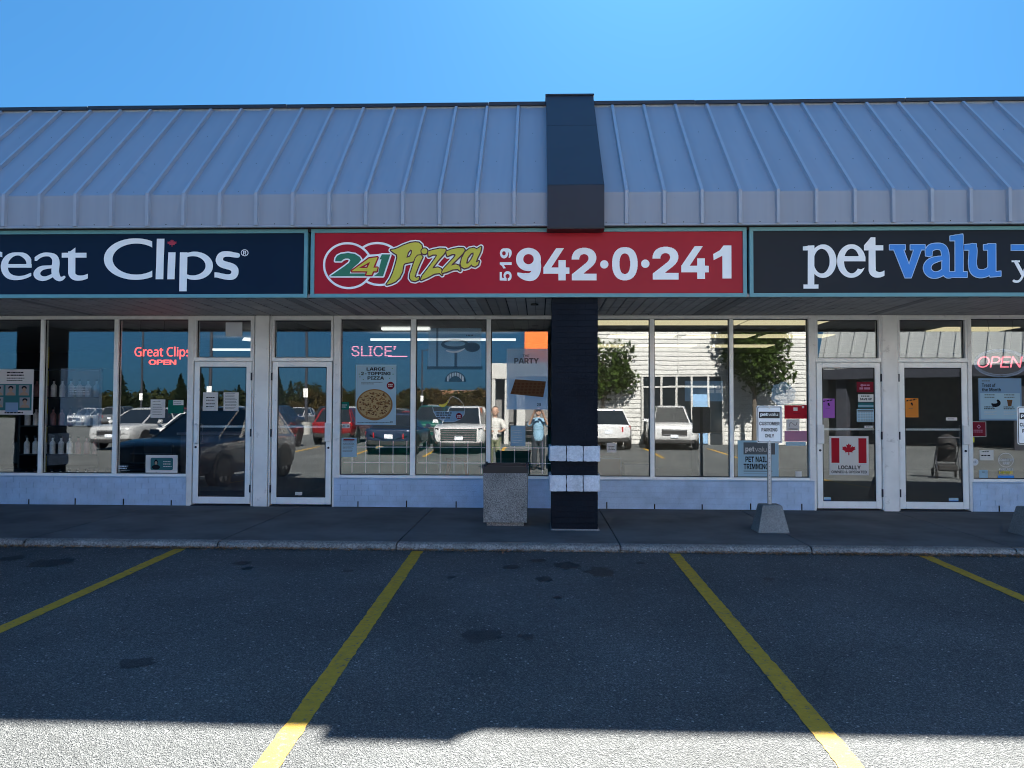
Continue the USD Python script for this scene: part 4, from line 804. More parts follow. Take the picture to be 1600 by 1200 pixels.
ink(t, stroke([(6.35, 1.50), (6.40, 1.48), (6.44, 1.50), (6.43, 1.545)], [.02, .05, .05, .03]), 'ink', layer=3, name='picture'); ink(t, poly((6.555, 1.555), (6.63, 1.555), (6.615, 1.47), (6.57, 1.47)), 'paper_brown', layer=3, name='picture')
t = sheet('plaque', 'maroon plaque with diamond mark under the treat poster', 'plaque', 6.065, 6.261, 1.042, 1.247, 'paper_maroon'); ink(t, poly((6.165, 1.21), (6.195, 1.18), (6.165, 1.15), (6.135, 1.18)).difference(poly((6.165, 1.196), (6.181, 1.18), (6.165, 1.164), (6.149, 1.18))), 'paper_pink'); ink(t, lines(6.09, 6.24, (1.125, 1.10), .010, 45), 'paper_pink')
ink(t, sbox(6.062, 1.039, 6.264, 1.25).difference(sbox(6.068, 1.045, 6.258, 1.244)), 'paper_white')
sheet('tag', 'small bright yellow tag at left edge of right window', 'tag', 6.07, 6.10, .96, 1.032, 'paper_yellow')
t = sheet('notice', 'white notice with dark lines low in right window', 'notice', 6.17, 6.361, .711, .853, 'paper_white'); ink(t, lines(6.20, 6.33, (.825,), .012, 46).union(lines(6.19, 6.34, (.77,), .015, 47)), 'ink')
t = thing('round_sticker', 'round pale sticker left of the low white notice', 'sticker'); ink(t, ell(6.10, .685, .05, .05), 'film_white'); ink(t, lines(6.07, 6.13, (.69, .67), .012, 48), 'film_dark', layer=2)
t = sheet('card', 'pale blue upright card at foot of right window', 'card', 6.157, 6.277, .46, .576, 'paper_blue'); ink(t, lines(6.20, 6.24, (.54,), .012, 49), 'ink_grey')
t = thing('window_decal', 'round outlined decal with country lettering and green text below', 'decal'); ink(t, ring(6.528, .715, .105, .10, .008), 'film_white'); ink(t, letters('COUNTRY', 6.42, 6.64, .70, .735, 700).union(letters('RAW', 6.485, 6.575, .65, .69, 700)), 'film_white', layer=2); ink(t, letters('AVAILABLE', 6.425, 6.625, .572, .600, 700), 'film_white'); ink(t, letters('HERE', 6.43, 6.62, .525, .560, 800), 'sign_yellow'); ink(t, sbox(6.415, .46, 6.635, .50), 'sign_blue')

# ------------------------------------------------------------------ across the parking lot (seen in the shop windows)
def car_paint(n, c, metal=.2): plain(n, c, rough=.28, metal=metal, var=.02, coat=.6, spec=.5)
for n_, c_ in dict(paint_white=(.62, .63, .64), paint_navy=(.015, .025, .06), paint_red=(.16, .010, .013), paint_green=(.01, .09, .07), paint_black=(.012, .012, .014), paint_grey=(.10, .11, .125), paint_silver=(.42, .43, .44)).items(): car_paint(n_, c_)
plain('tyre', (.016, .016, .017), rough=.85); plain('trim_black', (.015, .015, .016), rough=.5)
plain('lamp_red', (.35, .008, .012), rough=.2, coat=.5); plain('lamp_clear', (.62, .64, .66), rough=.12, coat=.8); plain('plate_white', (.62, .66, .72), rough=.4); plain('rim_metal', (.35, .36, .38), rough=.35, metal=.8)
KINDS = {
 'suv': dict(L=4.85, W=1.96, H=1.72, zs=1.05, hood=1.05, base=(-.470, .265), roof=(-.405, .030), r=.375),
 'crossover': dict(L=4.6, W=1.90, H=1.60, zs=.98, hood=.99, base=(-.470, .265), roof=(-.375, .015), r=.355),
 'sedan': dict(L=4.7, W=1.82, H=1.44, zs=.89, hood=.87, base=(-.40, .265), roof=(-.20, .02), r=.33),
 'pickup': dict(L=5.5, W=1.98, H=1.85, zs=1.10, hood=1.10, base=(-.10, .225), roof=(-.075, .075), r=.39)}
SF = np.array([-.5, -.488, -.45, -.3, -.1, .1, .235, .35, .44, .488, .5])
def make_car(label, loc, rot, kind, paint, style='plain', group='cars parked in the lot'):
    K = KINDS[kind]; L, W, H, zs, r = K['L'], K['W']/2, K['H'], K['zs'], K['r']
    t = thing('parked_car', label, 'car', loc, rot, group=group)
    wf = np.array([.74, .885, .96, .995, 1, 1, 1, .99, .955, .86, .68]); zb = np.array([.48, .40, .33, .27, .25, .25, .25, .27, .32, .38, .46])
    s = zs*np.array([.93, .985, 1.0, 1.005, 1.0, .99, .985, .965, .93, .86, .80]); tp = s.copy(); tp[6:] = K['hood']*np.array([1.0, .975, .94, .885, .81])
    V = []
    for i, y in enumerate(SF*L):
        w = W*wf[i]; b = zb[i]; z = s[i]
        half = [(0, b), (.72*w, b), (.94*w, b+.05), (w, b+.20), (1.0*w, z-.20), (.985*w, z-.08), (.945*w, z-.015), (.88*w, z+.004 if i < 6 else min(z+.01, tp[i])), (.5*w, tp[i]+.012), (0, tp[i]+.02)]
        V += [(x, y, q) for x, q in half] + [(-x, y, q) for x, q in half[-2:0:-1]]
    n = 18; f = []
    for i in range(len(SF)-1):
        for j in range(n): f.append((i*n+j, i*n+(j+1) % n, (i+1)*n+(j+1) % n, (i+1)*n+j))
    f = [(a, b, c) for a, b, c, d in f] + [(a, c, d) for a, b, c, d in f]
    for j in range(1, n-1): f += [(0, j+1, j), ((len(SF)-1)*n, (len(SF)-1)*n+j, (len(SF)-1)*n+j+1)]
    obj('body', (V, f), paint, t, smooth=38)
    b0, b1 = K['base'][0]*L, K['base'][1]*L; r0, r1 = K['roof'][0]*L, K['roof'][1]*L; zb_, zr = zs*.985, H-.07
    bw, rw = W*.90, W*.655
    lower = [(bw*.93, b0), (bw, b0+.25), (bw, b1-.55), (bw*.80, b1)]; upper = [(rw*.94, r0), (rw, r0+.15), (rw, r1-.25), (rw*.86, r1)]
    vs = [(x, y, zb_) for x, y in lower] + [(-x, y, zb_) for x, y in lower[::-1]] + [(x, y, zr) for x, y in upper] + [(-x, y, zr) for x, y in upper[::-1]]
    f = [(i, (i+1) % 8, (i+1) % 8+8, i+8) for i in range(8)]
    obj('glasshouse', (vs, f), 'car_window', t)
    up2 = [(x*1.0, y, zr-.012) for x, y in upper] + [(-x, y, zr-.012) for x, y in upper] + [(x*.97, y*.99+.0, zr+.035) for x, y in upper] + [(-x*.97, y*.99, zr+.035) for x, y in upper] + [(x*.72, (y-(r0+r1)/2)*.8+(r0+r1)/2, H) for x, y in upper] + [(-x*.72, (y-(r0+r1)/2)*.8+(r0+r1)/2, H) for x, y in upper]
    obj('roof', hull(up2), paint, t, smooth=30)
    mb = MB()
    def pil(p, q, a=.035):
        p, q = np.array(p), np.array(q); mb.add(*hull([c+np.array([dx, dy, 0]) for c in (p, q) for dx in (-a, .004*np.sign(p[0])+a*0+.012*np.sign(p[0])) for dy in (-a, a)]))
    for sx in (-1, 1):
        pil((sx*lower[3][0], lower[3][1], zb_), (sx*upper[3][0], upper[3][1], zr)); pil((sx*lower[0][0], lower[0][1]+.03, zb_), (sx*upper[0][0], upper[0][1]+.03, zr), .06)
        yb = b0+(b1-b0)*.42; pil((sx*bw, yb, zb_), (sx*rw, yb-.02, zr), .03)
        if kind != 'sedan' and kind != 'pickup': yb = b0+(b1-b0)*.19; pil((sx*bw*.99, yb, zb_), (sx*rw*.99, yb+.03, zr), .045)
    obj('pillars', mb.done(), paint if style != 'dark' else 'trim_black', t)
    for sy, fy in ((-1, -.305), (1, .312)):
        for sx in (-1, 1):
            y = fy*L; x1 = sx*(W+.004)
            ar = trimesh.creation.cylinder(r+.055, .16, sections=28); ar.apply_transform(trimesh.transformations.rotation_matrix(math.pi/2, [0, 1, 0])); ar.apply_translation((sx*(W-.076), y, r+.01))
            obj('wheel_arch', trimesh.intersections.slice_mesh_plane(ar, [0, 0, 1], [0, 0, .26], cap=False), 'trim_black', t)
            wt = thing('wheel', parent=t)
            prof = [(r*.62, -.10), (r*.93, -.11), (r, -.07), (r, .07), (r*.93, .11), (r*.62, .10)]
            ty = trimesh.creation.revolve(prof+[prof[0]], sections=28); ty.apply_transform(trimesh.transformations.rotation_matrix(math.pi/2, [0, 1, 0])); ty.apply_translation((sx*(W-.10), y, r)); obj('tyre', ty, 'tyre', wt, smooth=40)
            rm = MB()
            hub = trimesh.creation.cylinder(r*.63, .12, sections=24); hub.apply_transform(trimesh.transformations.rotation_matrix(math.pi/2, [0, 1, 0])); hub.apply_translation((sx*(W-.085), y, r)); obj('rim_barrel', hub, 'trim_black', wt, smooth=40)
            for k in range(5):
                a = k*2*math.pi/5+.3; c, q = math.cos(a), math.sin(a)
                rm.add(*hull([(sx*(W-.024+dx), y+c*rr-q*ww, r+q*rr+c*ww) for dx in (0, .018) for rr, w2 in ((.03, .05), (r*.62, .035)) for ww in (-w2, w2)]))
            obj('rim', rm.done(), 'rim_metal', wt)
    yf, yr = L/2, -L/2; hz = K['hood']
    # front
    gz0, gz1 = hz*.50, hz*.78
    gw = .50 if style != 'tall' else .66
    if style == 'tall': gz0, gz1 = .45, .90
    obj('grille', bev(-gw, gw, yf-.10, yf+.012, gz0, gz1, .03), 'trim_black', t)
    mb = MB()
    for z in np.linspace(gz0+.06, gz1-.05, 5 if style == 'tall' else 2): mb.tm(bevbox(-gw+.05, gw-.05, yf+.005, yf+.022, z-.014, z+.014, .005))
    obj('grille_bars', mb.done(), 'rim_metal', t)
    for sx in (-1, 1):
        if style == 'tall':
            obj('headlight', hull([(sx*W*a, yf-q, z) for a, q in ((.70, .02), (.80, .07), (.70, .12), (.82, .2)) for z in (.46, .80)]), 'lamp_clear', t)
            obj('headlight_trim', hull([(sx*W*a, yf-q, z) for a, q in ((.72, .0), (.86, .10), (.86, .25)) for z in (.92, .86)]), 'trim_black', t)
        else:
            obj('headlight', hull([(sx*W*a, yf-q, z) for a, q, z in ((.48, .0, hz*.72), (.50, .0, hz*.79), (.80, .06, hz*.83), (.82, .08, hz*.72), (.93, .40, hz*.88), (.60, .3, hz*.8))]), 'lamp_clear', t)
        obj('mirror', hull([(sx*(W+a), b1-.62+q, zs+z) for a, q, z in ((-.06, 0, 0), (.16, .02, .02), (.18, .02, .15), (.0, .0, .15), (.02, .12, .03), (.15, .12, .06), (.13, .1, .13))]), paint, t, smooth=50)
        if kind == 'sedan': q = ((.50, .80), (.68, .92))
        else: q = ((.60, .88), (.66, .98))
        obj('taillight', hull([(sx*W*a, yr-q_, zs*z) for a, q_, z in ((.55, -.012+.022, q[0][1]-.16), (.55, .01, q[0][1]+.04), (.88, -.06, q[0][1]-.18), (.90, -.06, q[0][1]+.08), (.95, -.32, q[0][1]+.02), (.95, -.30, q[0][1]-.12), (.6, -.2, .75))]), 'lamp_red', t)
    obj('lower_bumper', bev(-W*.80, W*.80, yf-.25, yf+.006, .24, .40, .04), 'trim_black', t); obj('lower_bumper', bev(-W*.84, W*.84, yr-.006, yr+.25, .30, .50, .04), 'trim_black', t)
    obj('number_plate', bev(-.15, .15, yf+.004, yf+.026, .47 if style != 'tall' else .50, .60 if style != 'tall' else .63, .004), 'plate_white', t)
    zp = zs*.72; obj('number_plate', bev(-.15, .15, yr-.022, yr+.03, zp-.075, zp+.075, .004), 'plate_white', t)
    return t
mat('car_window', {'p': ('principled_bsdf', {'base_color': (.012, .016, .02), 'roughness': .04, 'specular_ior_level': .6, 'coat_weight': .5})}, [])
def G(x, y): return (x, y, gz(y))
make_car('grey crossover parked nose-in at the kerb beyond the left edge', G(-6.85, 5.8), 5, 'crossover', 'paint_grey')
make_car('big white suv with tall barred grille facing the shops', G(-2.85, -7.9), 0, 'suv', 'paint_white', 'tall')
make_car('white crossover parked tail towards the shops, nearest the pillar reflection', G(2.75, -10.4), 180, 'crossover', 'paint_white')
make_car('white suv facing the shops, before the white building entrance', G(5.55, -10.6), 6, 'suv', 'paint_white')
make_car('navy sedan parked tail towards the shops', G(-5.25, -7.2), 180, 'sedan', 'paint_navy')
make_car('red crossover parked tail towards the shops, left of the navy sedan', G(-8.9, -13.2), 180, 'crossover', 'paint_red')
make_car('dark green suv parked two rows behind the navy sedan', G(-5.0, -14.6), 0, 'suv', 'paint_green')
make_car('black suv facing the shops left of the white portico', G(-.75, -15.6), 0, 'suv', 'paint_black')
make_car('black sedan facing the shops before the red crossover', G(-10.8, -8.2), 0, 'sedan', 'paint_black')
make_car('silver crossover at the left end of the nearest row', G(-15.8, -8.4), 4, 'crossover', 'paint_silver')
make_car('white sedan between the silver crossover and the black sedan', G(-13.2, -8.0), 180, 'sedan', 'paint_white')
FAR = [('white', -38, -42, 'crossover'), ('grey', -35, -42, 'suv'), ('silver', -31.8, -43, 'sedan'), ('red', -29, -42, 'crossover'), ('white', -26, -42, 'suv'), ('navy', -23, -42, 'sedan'), ('silver', -20.2, -42.5, 'crossover'), ('black', -17.2, -42, 'suv'), ('white', -14.3, -42, 'sedan'), ('grey', -11.4, -42, 'crossover'), ('white', -8.6, -42, 'pickup'), ('silver', -24, -24, 'sedan'), ('grey', -19.5, -24, 'crossover'), ('navy', -15.6, -24, 'suv'), ('white', -11.2, -25, 'suv'), ('red', -7.6, -25, 'sedan')]
kn = dict(suv='suv', sedan='sedan', crossover='crossover', pickup='pickup truck')
nb = {}
made = {}
for i, (c, x, y, k) in enumerate(FAR):
    row = 'far row' if y < -30 else 'middle row'
    nxt = FAR[i+1] if i+1 < len(FAR) else FAR[i-1]
    lb = f'{c} {kn[k]} in the {row} of the lot, beside a {nxt[0]} {kn[nxt[3]]}'
    if (c, k) in made: dup(made[(c, k)], lb, G(x, y), 180*(i % 2), name='parked_car')
    else: made[(c, k)] = make_car(lb, G(x, y), 180*(i % 2), k, 'paint_'+c)

# trees
def foliage_mat(n, c):
    c = np.array(c)
    mat(n, {'g': ('geometry', {}), 'nz': ('noise_texture', {'scale': 1.3, 'detail': 4.0}), 'r': ('rgb_ramp', {'ramp': [(.3, c*.6), (.55, c), (.75, c*1.5)]}), 'd': ('diffuse_bsdf', {}), 't': ('translucent_bsdf', {}), 'm': ('mix_closure', {'fac': .3})},
        [('g.position', 'nz.vector'), ('nz.fac', 'r.fac'), ('r.color', 'd.color'), ('r.color', 't.color'), ('d.BSDF', 'm.closure1'), ('t.BSDF', 'm.closure2')], 'm.closure')
foliage_mat('leaf_maple', (.045, .072, .018)); foliage_mat('leaf_conifer', (.014, .024, .013)); foliage_mat('leaf_autumn', (.060, .046, .018)); foliage_mat('leaf_olive', (.030, .036, .015))
plain('bark', (.09, .075, .06), rough=.9, var=.3, scale=12.)
def cards(P, size, r):
    n = len(P); a = r.normal(size=(n, 3)); a /= np.linalg.norm(a, axis=1)[:, None]; b = np.cross(a, r.normal(size=(n, 3))); b /= np.linalg.norm(b, axis=1)[:, None]
    s = size*r.uniform(.6, 1.3, (n, 1)); v = np.stack([P-a*s, P+b*s*.55, P+a*s, P-b*s*.55], 1).reshape(-1, 3)
    i = np.arange(n)[:, None]*4; return v, np.vstack([i+[0, 1, 2], i+[0, 2, 3]])
def broadleaf(name, label, loc, h, w, n, size, m, seed, trunk=.35, **k):
    r = np.random.default_rng(seed); t = thing(name, label, 'tree', loc, **k)
    zc = h*(trunk+1)/2; rz = h*(1-trunk)/2
    lob = [np.array([0, 0, zc])]+[np.array([w*.30*math.cos(a), w*.30*math.sin(a), zc+rz*q]) for a, q in zip(r.uniform(0, 6.28, 12), r.uniform(-.6, .7, 12))]
    P = []; q_ = r.uniform(.3, 1.7, 12)
    for i, c in enumerate(lob):
        kk = int(n*(.22 if i == 0 else .78/12*q_[i-1])); d = r.normal(size=(kk, 3)); d /= np.linalg.norm(d, axis=1)[:, None]; rad = (r.random((kk, 1))**.45)
        P.append(c+d*rad*np.array([w*.34, w*.34, rz*.78] if i == 0 else np.array([w*.19, w*.19, rz*.30])*(.7+.45*q_[i-1])))
    obj('crown', cards(np.vstack(P), size, r), m, t)
    mb = MB().tube([(0, 0, -.1), (.02*h*.2, 0, h*.2), (0, .02, h*.45), (.02, 0, h*.8)], [.035*h*.6, .03*h*.6, .02*h*.6, .006*h])
    for a in r.uniform(0, 6.28, 6):
        z = h*r.uniform(.3, .6); mb.tube([(0, 0, z), (w*.15*math.cos(a), w*.15*math.sin(a), z+h*.10), (w*.33*math.cos(a), w*.33*math.sin(a), z+h*.2)], [.012*h, .008*h, .003*h], 6)
    obj('trunk', mb.done(), 'bark', t); return t
def conifer(label, loc, h, w, n, size, seed, **k):
    r = np.random.default_rng(seed); t = thing('conifer_tree', label, 'tree', loc, **k); q = r.random(n)**.6; z = h*(1-q*.93); layer = .75+.25*np.cos(z/h*2*math.pi*9)
    a = r.uniform(0, 6.28, n); rad = w/2*q*layer*np.sqrt(r.uniform(.2, 1, n))*(1+.25*np.sin(a*3+z)); P = np.c_[rad*np.cos(a), rad*np.sin(a), z-rad*.35]
    obj('crown', cards(P, size, r), 'leaf_conifer', t); obj('trunk', MB().tube([(0, 0, -.1), (0, 0, h*.5), (0, 0, h*.98)], [.025*h, .015*h, .003*h]).done(), 'bark', t); return t
broadleaf('maple_tree', 'round green maple beside the pillar, in front of white siding', G(2.95, -13.2), 5.2, 3.0, 5200, .10, 'leaf_maple', 1, .28)
broadleaf('maple_tree', 'taller green maple at right of the white building entrance', G(9.5, -12.2), 6.4, 3.1, 7000, .10, 'leaf_maple', 2, .26)
TL = np.random.default_rng(12)
conif = conifer('dark pointed conifer at the far left end of the treeline', (-86, -99, -.2), 7.0, 4.6, 1800, .26, 3, group='treeline behind the lot'); decid = None; aut = None
nm_c, nm_d = 0, 0
ordn = ['second', 'third', 'fourth', 'fifth', 'sixth', 'seventh', 'eighth', 'ninth', 'tenth', 'eleventh', 'twelfth', '13th', '14th', '15th', '16th', '17th', '18th', '19th', '20th', '21st', '22nd', '23rd', '24th', '25th', '26th', '27th', '28th', '29th', '30th', '31st', '32nd', '33rd', '34th', '35th', '36th', '37th', '38th', '39th', '40th', '41st', '42nd', '43rd', '44th', '45th', '46th', '47th', '48th', '49th', '50th']
x = -83.5
while x < 2:
    y = -99+TL.uniform(-5, 8); conf = TL.random() < (.72 if x < -38 else .22); s = TL.uniform(.55, 1.15); sc = (s*TL.uniform(.85, 1.15), s*TL.uniform(.85, 1.15), s)
    if conf:
        dup(conif, f'dark conifer in the treeline, {ordn[nm_c]} conifer from its left end', (x, y, -.2), TL.uniform(0, 360), sc, name='conifer_tree'); nm_c += 1
    else:
        lb = f'bushy broadleaf in the treeline, {(["first"]+ordn)[nm_d]} broadleaf from its left end'; nm_d += 1
        if decid is None: decid = broadleaf('broadleaf_tree', lb, (x, y, -.2), 5.2, 5.0, 1700, .22, 'leaf_olive', 21, .06, group='treeline behind the lot')
        elif aut is None: aut = broadleaf('broadleaf_tree', lb, (x, y, -.2), 4.8, 5.0, 1700, .22, 'leaf_autumn', 22, .06, group='treeline behind the lot')
        else: dup(decid if TL.random() < .5 else aut, lb, (x, y, -.2), TL.uniform(0, 360), sc, name='broadleaf_tree')
    x += TL.uniform(1.3, 2.6)
plain('far_hedge', (.05, .06, .03), rough=.9, var=.5, scale=.6)
P = np.c_[TL.uniform(-115, 6, 22000), -104+TL.uniform(-3, 3, 22000), TL.uniform(0, 4.6, 22000)*TL.uniform(.55, 1, 22000)]; setd(obj('undergrowth', cards(P, .45, TL), 'leaf_olive'), 'dense undergrowth along the foot of the treeline', 'undergrowth', kind='stuff')

# lamp posts
def lamp(label, x, y, h, flip=1):
    t = thing('lamp_post', label, 'lamp post', G(x, y), group='parking lot lamp posts'); obj('pole', MB().tube([(0, 0, .7), (0, 0, h)], [.09, .06], 10).done(), 'dark_metal', t)
    obj('foot', trimesh.creation.cylinder(.28, .75, sections=20).apply_translation((0, 0, .37)), 'base_concrete', t); obj('arm', MB().tube([(0, 0, h-.05), (flip*.5, 0, h)], .03).done(), 'dark_metal', t); obj('lamp_head', bev(min(.4*flip, 1.0*flip), max(.4*flip, 1.0*flip), -.16, .16, h-.03, h+.09, .03), 'dark_metal', t)
    obj('row_marker', bev(-.14, .14, .08, .11, 2.2, 2.75, .01), 'paper_white', t); return t
lamp('tall lamp post farthest left, before the treeline', -31.5, -38, 11); lamp('tall lamp post behind the silver crossover in the lot', -17.3, -18, 12, -1); lamp('tall lamp post behind the black sedan in the lot', -13.7, -23, 11); lamp('lamp post behind the dark green suv, lower head', -10.6, -48, 7.0); lamp('tall lamp post behind the white sedan in the lot', -15.4, -36, 11, -1)

# the white building with its orange portico, far store and side wing
wb = thing('white_building', 'white building with horizontal ribbed siding and dark glazed entrance', 'building')
plain('siding_white', (.42, .42, .405), rough=.55, var=.04, scale=.8)
BX0, BX1, BY = .9, 12.6, -13.4
obj('wall', bx(BX0, BX1, -30, BY-.05, -.3, 9.0), 'siding_white', wb)
for k in range(45):
    z = -.15+k*.20; prof = [(BY-.05, z), (BY, z+.012), (BY-.012, z+.10), (BY-.03, z+.185), (BY-.05, z+.19)]
    obj('siding_board', hull([(xx_, y, q) for xx_ in (BX0, BX1) for y, q in prof]), 'siding_white', wb)
for xq in (2.2, 3.6, 6.4, 9.2, 11.4): obj('downpipe' if xq == 6.4 else 'seam_strip', bev(xq-.03, xq+.03, BY-.01, BY+.02, -.1, 8.9, .008), 'siding_white', wb)
ent = thing('entrance', parent=wb); ex0, ex1 = 4.75, 8.4
obj('dark_recess', bx(ex0, ex1, BY-.02, BY+.05, -.15, 2.95), 'car_window', ent)
for q in (ex0, 5.6, 6.3, 7.0, 7.75, ex1): obj('post', bev(q-.05, q+.05, BY+.05, BY+.12, -.15, 3.0, .01), 'siding_white', ent)
for q in (2.45, 2.98): obj('rail', bev(ex0, ex1, BY+.05, BY+.11, q-.05, q+.04, .01), 'siding_white', ent)
obj('glass_door', bev(7.05, 7.70, BY+.055, BY+.09, -.1, 2.1, .01), 'paper_sky', ent)
pt_ = thing('white_portico', 'white portico with posts and orange block above its beam', 'portico'); PY = -12.6
for xq in (-2.05, -1.42, -.78): obj('post', bev(xq-.10 if xq < -1 else xq-.19, xq+.10 if xq < -1 else xq+.19, PY-.2, PY+.2, -.2, 2.9, .01), 'siding_white', pt_)
obj('beam', bev(-2.2, -.95, PY-.25, PY+.25, 2.75, 3.45, .02), 'siding_white', pt_); obj('beam', bev(-1.0, .85, PY-.3, PY+.3, 2.85, 3.50, .02), 'siding_white', pt_)
plain('orange_panel', (.80, .16, .02), rough=.5, var=.05); obj('orange_block', bev(-.62, .85, PY-.35, PY+.3, 3.505, 7.2, .02), 'orange_panel', pt_); obj('back_wall', bx(-2.0, .85, PY-.9, PY-.8, -.2, 2.8), 'room_wall', pt_)
sw = thing('side_wing', 'long wing with pale standing seam mansard over a dark canopy', 'building', (12.9, -14.2, -.1), 40)
plain('wing_roof', (.24, .255, .26), rough=.45, var=.05)
wl = 30.0
obj('roof_slope', hull([(0, 0, 3.4), (wl, 0, 3.4), (wl, -2.6, 8.2), (0, -2.6, 8.2), (0, -.2, 3.1), (wl, -.2, 3.1), (0, -6, 3.1), (wl, -6, 3.1), (0, -6, 8.2), (wl, -6, 8.2)]), 'wing_roof', sw)
for q in np.arange(.3, wl, .6): obj('roof_batten', hull([(q+dx, y, z) for dx in (-.035, .035) for y, z in ((.0, 3.4), (.06, 3.43), (-2.6, 8.2), (-2.54, 8.23))]), 'wing_roof', sw)
obj('back_wall', bx(0, wl, -6.2, -5.0, -.3, 3.2), 'room_dark', sw); obj('end_wall', bx(0, .3, -5.0, -.6, -.3, 3.1), 'room_dark', sw); obj('fascia', bev(0, wl, -.25, .02, 2.9, 3.4, .02), 'dark_metal', sw)
for q in np.arange(1, wl, 7.0): obj('column', bev(q-.25, q+.25, -.8, -.3, -.3, 3.0, .02), 'dark_metal', sw)
fs = thing('far_store', 'low brown roofed store at the far edge of the lot', 'building', (-15, -108, 0))
plain('brown_roof', (.22, .11, .06), rough=.8); obj('wall', bx(-8, 10, -6, 0, -.3, 3.3), 'room_warm', fs); obj('roof', hull([(-8.6, .5, 3.2), (10.6, .5, 3.2), (-8.6, -6.5, 3.2), (10.6, -6.5, 3.2), (-6, -3, 4.7), (8, -3, 4.7)]), 'brown_roof', fs)
obj('sign_band', bev(1.0, 9.0, .02, .12, 2.2, 3.1, .02), 'black', fs)
for q in range(5): obj('window', bev(-7+q*3.4, -4.6+q*3.4, .0, .06, .4, 2.1, .02), 'car_window', fs)

# a stroller left in the sun on the right
sr = thing('stroller', 'empty dark baby stroller standing in the sunny lot', 'stroller', G(10.25, 2.2), 200)
fr = MB()
for sx in (-1, 1):
    fr.tube([(sx*.24, -.55, 1.02), (sx*.24, -.35, .85), (sx*.24, .1, .45), (sx*.24, .38, .14)], .013); fr.tube([(sx*.25, -.42, .14), (sx*.24, -.1, .62), (sx*.24, .0, .55)], .013); fr.tube([(sx*.24, -.40, .22), (sx*.24, .35, .2)], .010)
fr.tube([(-.24, -.55, 1.02), (.24, -.55, 1.02)], .016); obj('frame', fr.done(), 'dark_metal', sr)
obj('seat', hull([(sx*.2, y, z) for sx in (-1, 1) for y, z in ((-.25, .92), (-.12, .92), (-.08, .48), (.28, .52), (.30, .46), (-.05, .40))]), 'black_matt', sr); obj('basket', bev(-.22, .22, -.35, .25, .18, .34, .03), 'black_matt', sr)
hd = trimesh.creation.icosphere(3, .30); hd.apply_scale((.75, 1, .85)); hd.apply_translation((0, -.10, .85)); obj('hood', trimesh.intersections.slice_mesh_plane(hd, [0, -.5, 1], [0, -.1, .85], cap=True), 'black_matt', sr, smooth=50)
for sx in (-1, 1):
    for y, q in ((-.42, .14), (.38, .11)):
        w_ = trimesh.creation.torus(q-.02, .022, 20, 8); w_.apply_transform(trimesh.transformations.rotation_matrix(math.pi/2, [0, 1, 0])); w_.apply_translation((sx*.26, y, q)); obj('wheel', w_, 'tyre', sr, smooth=60)

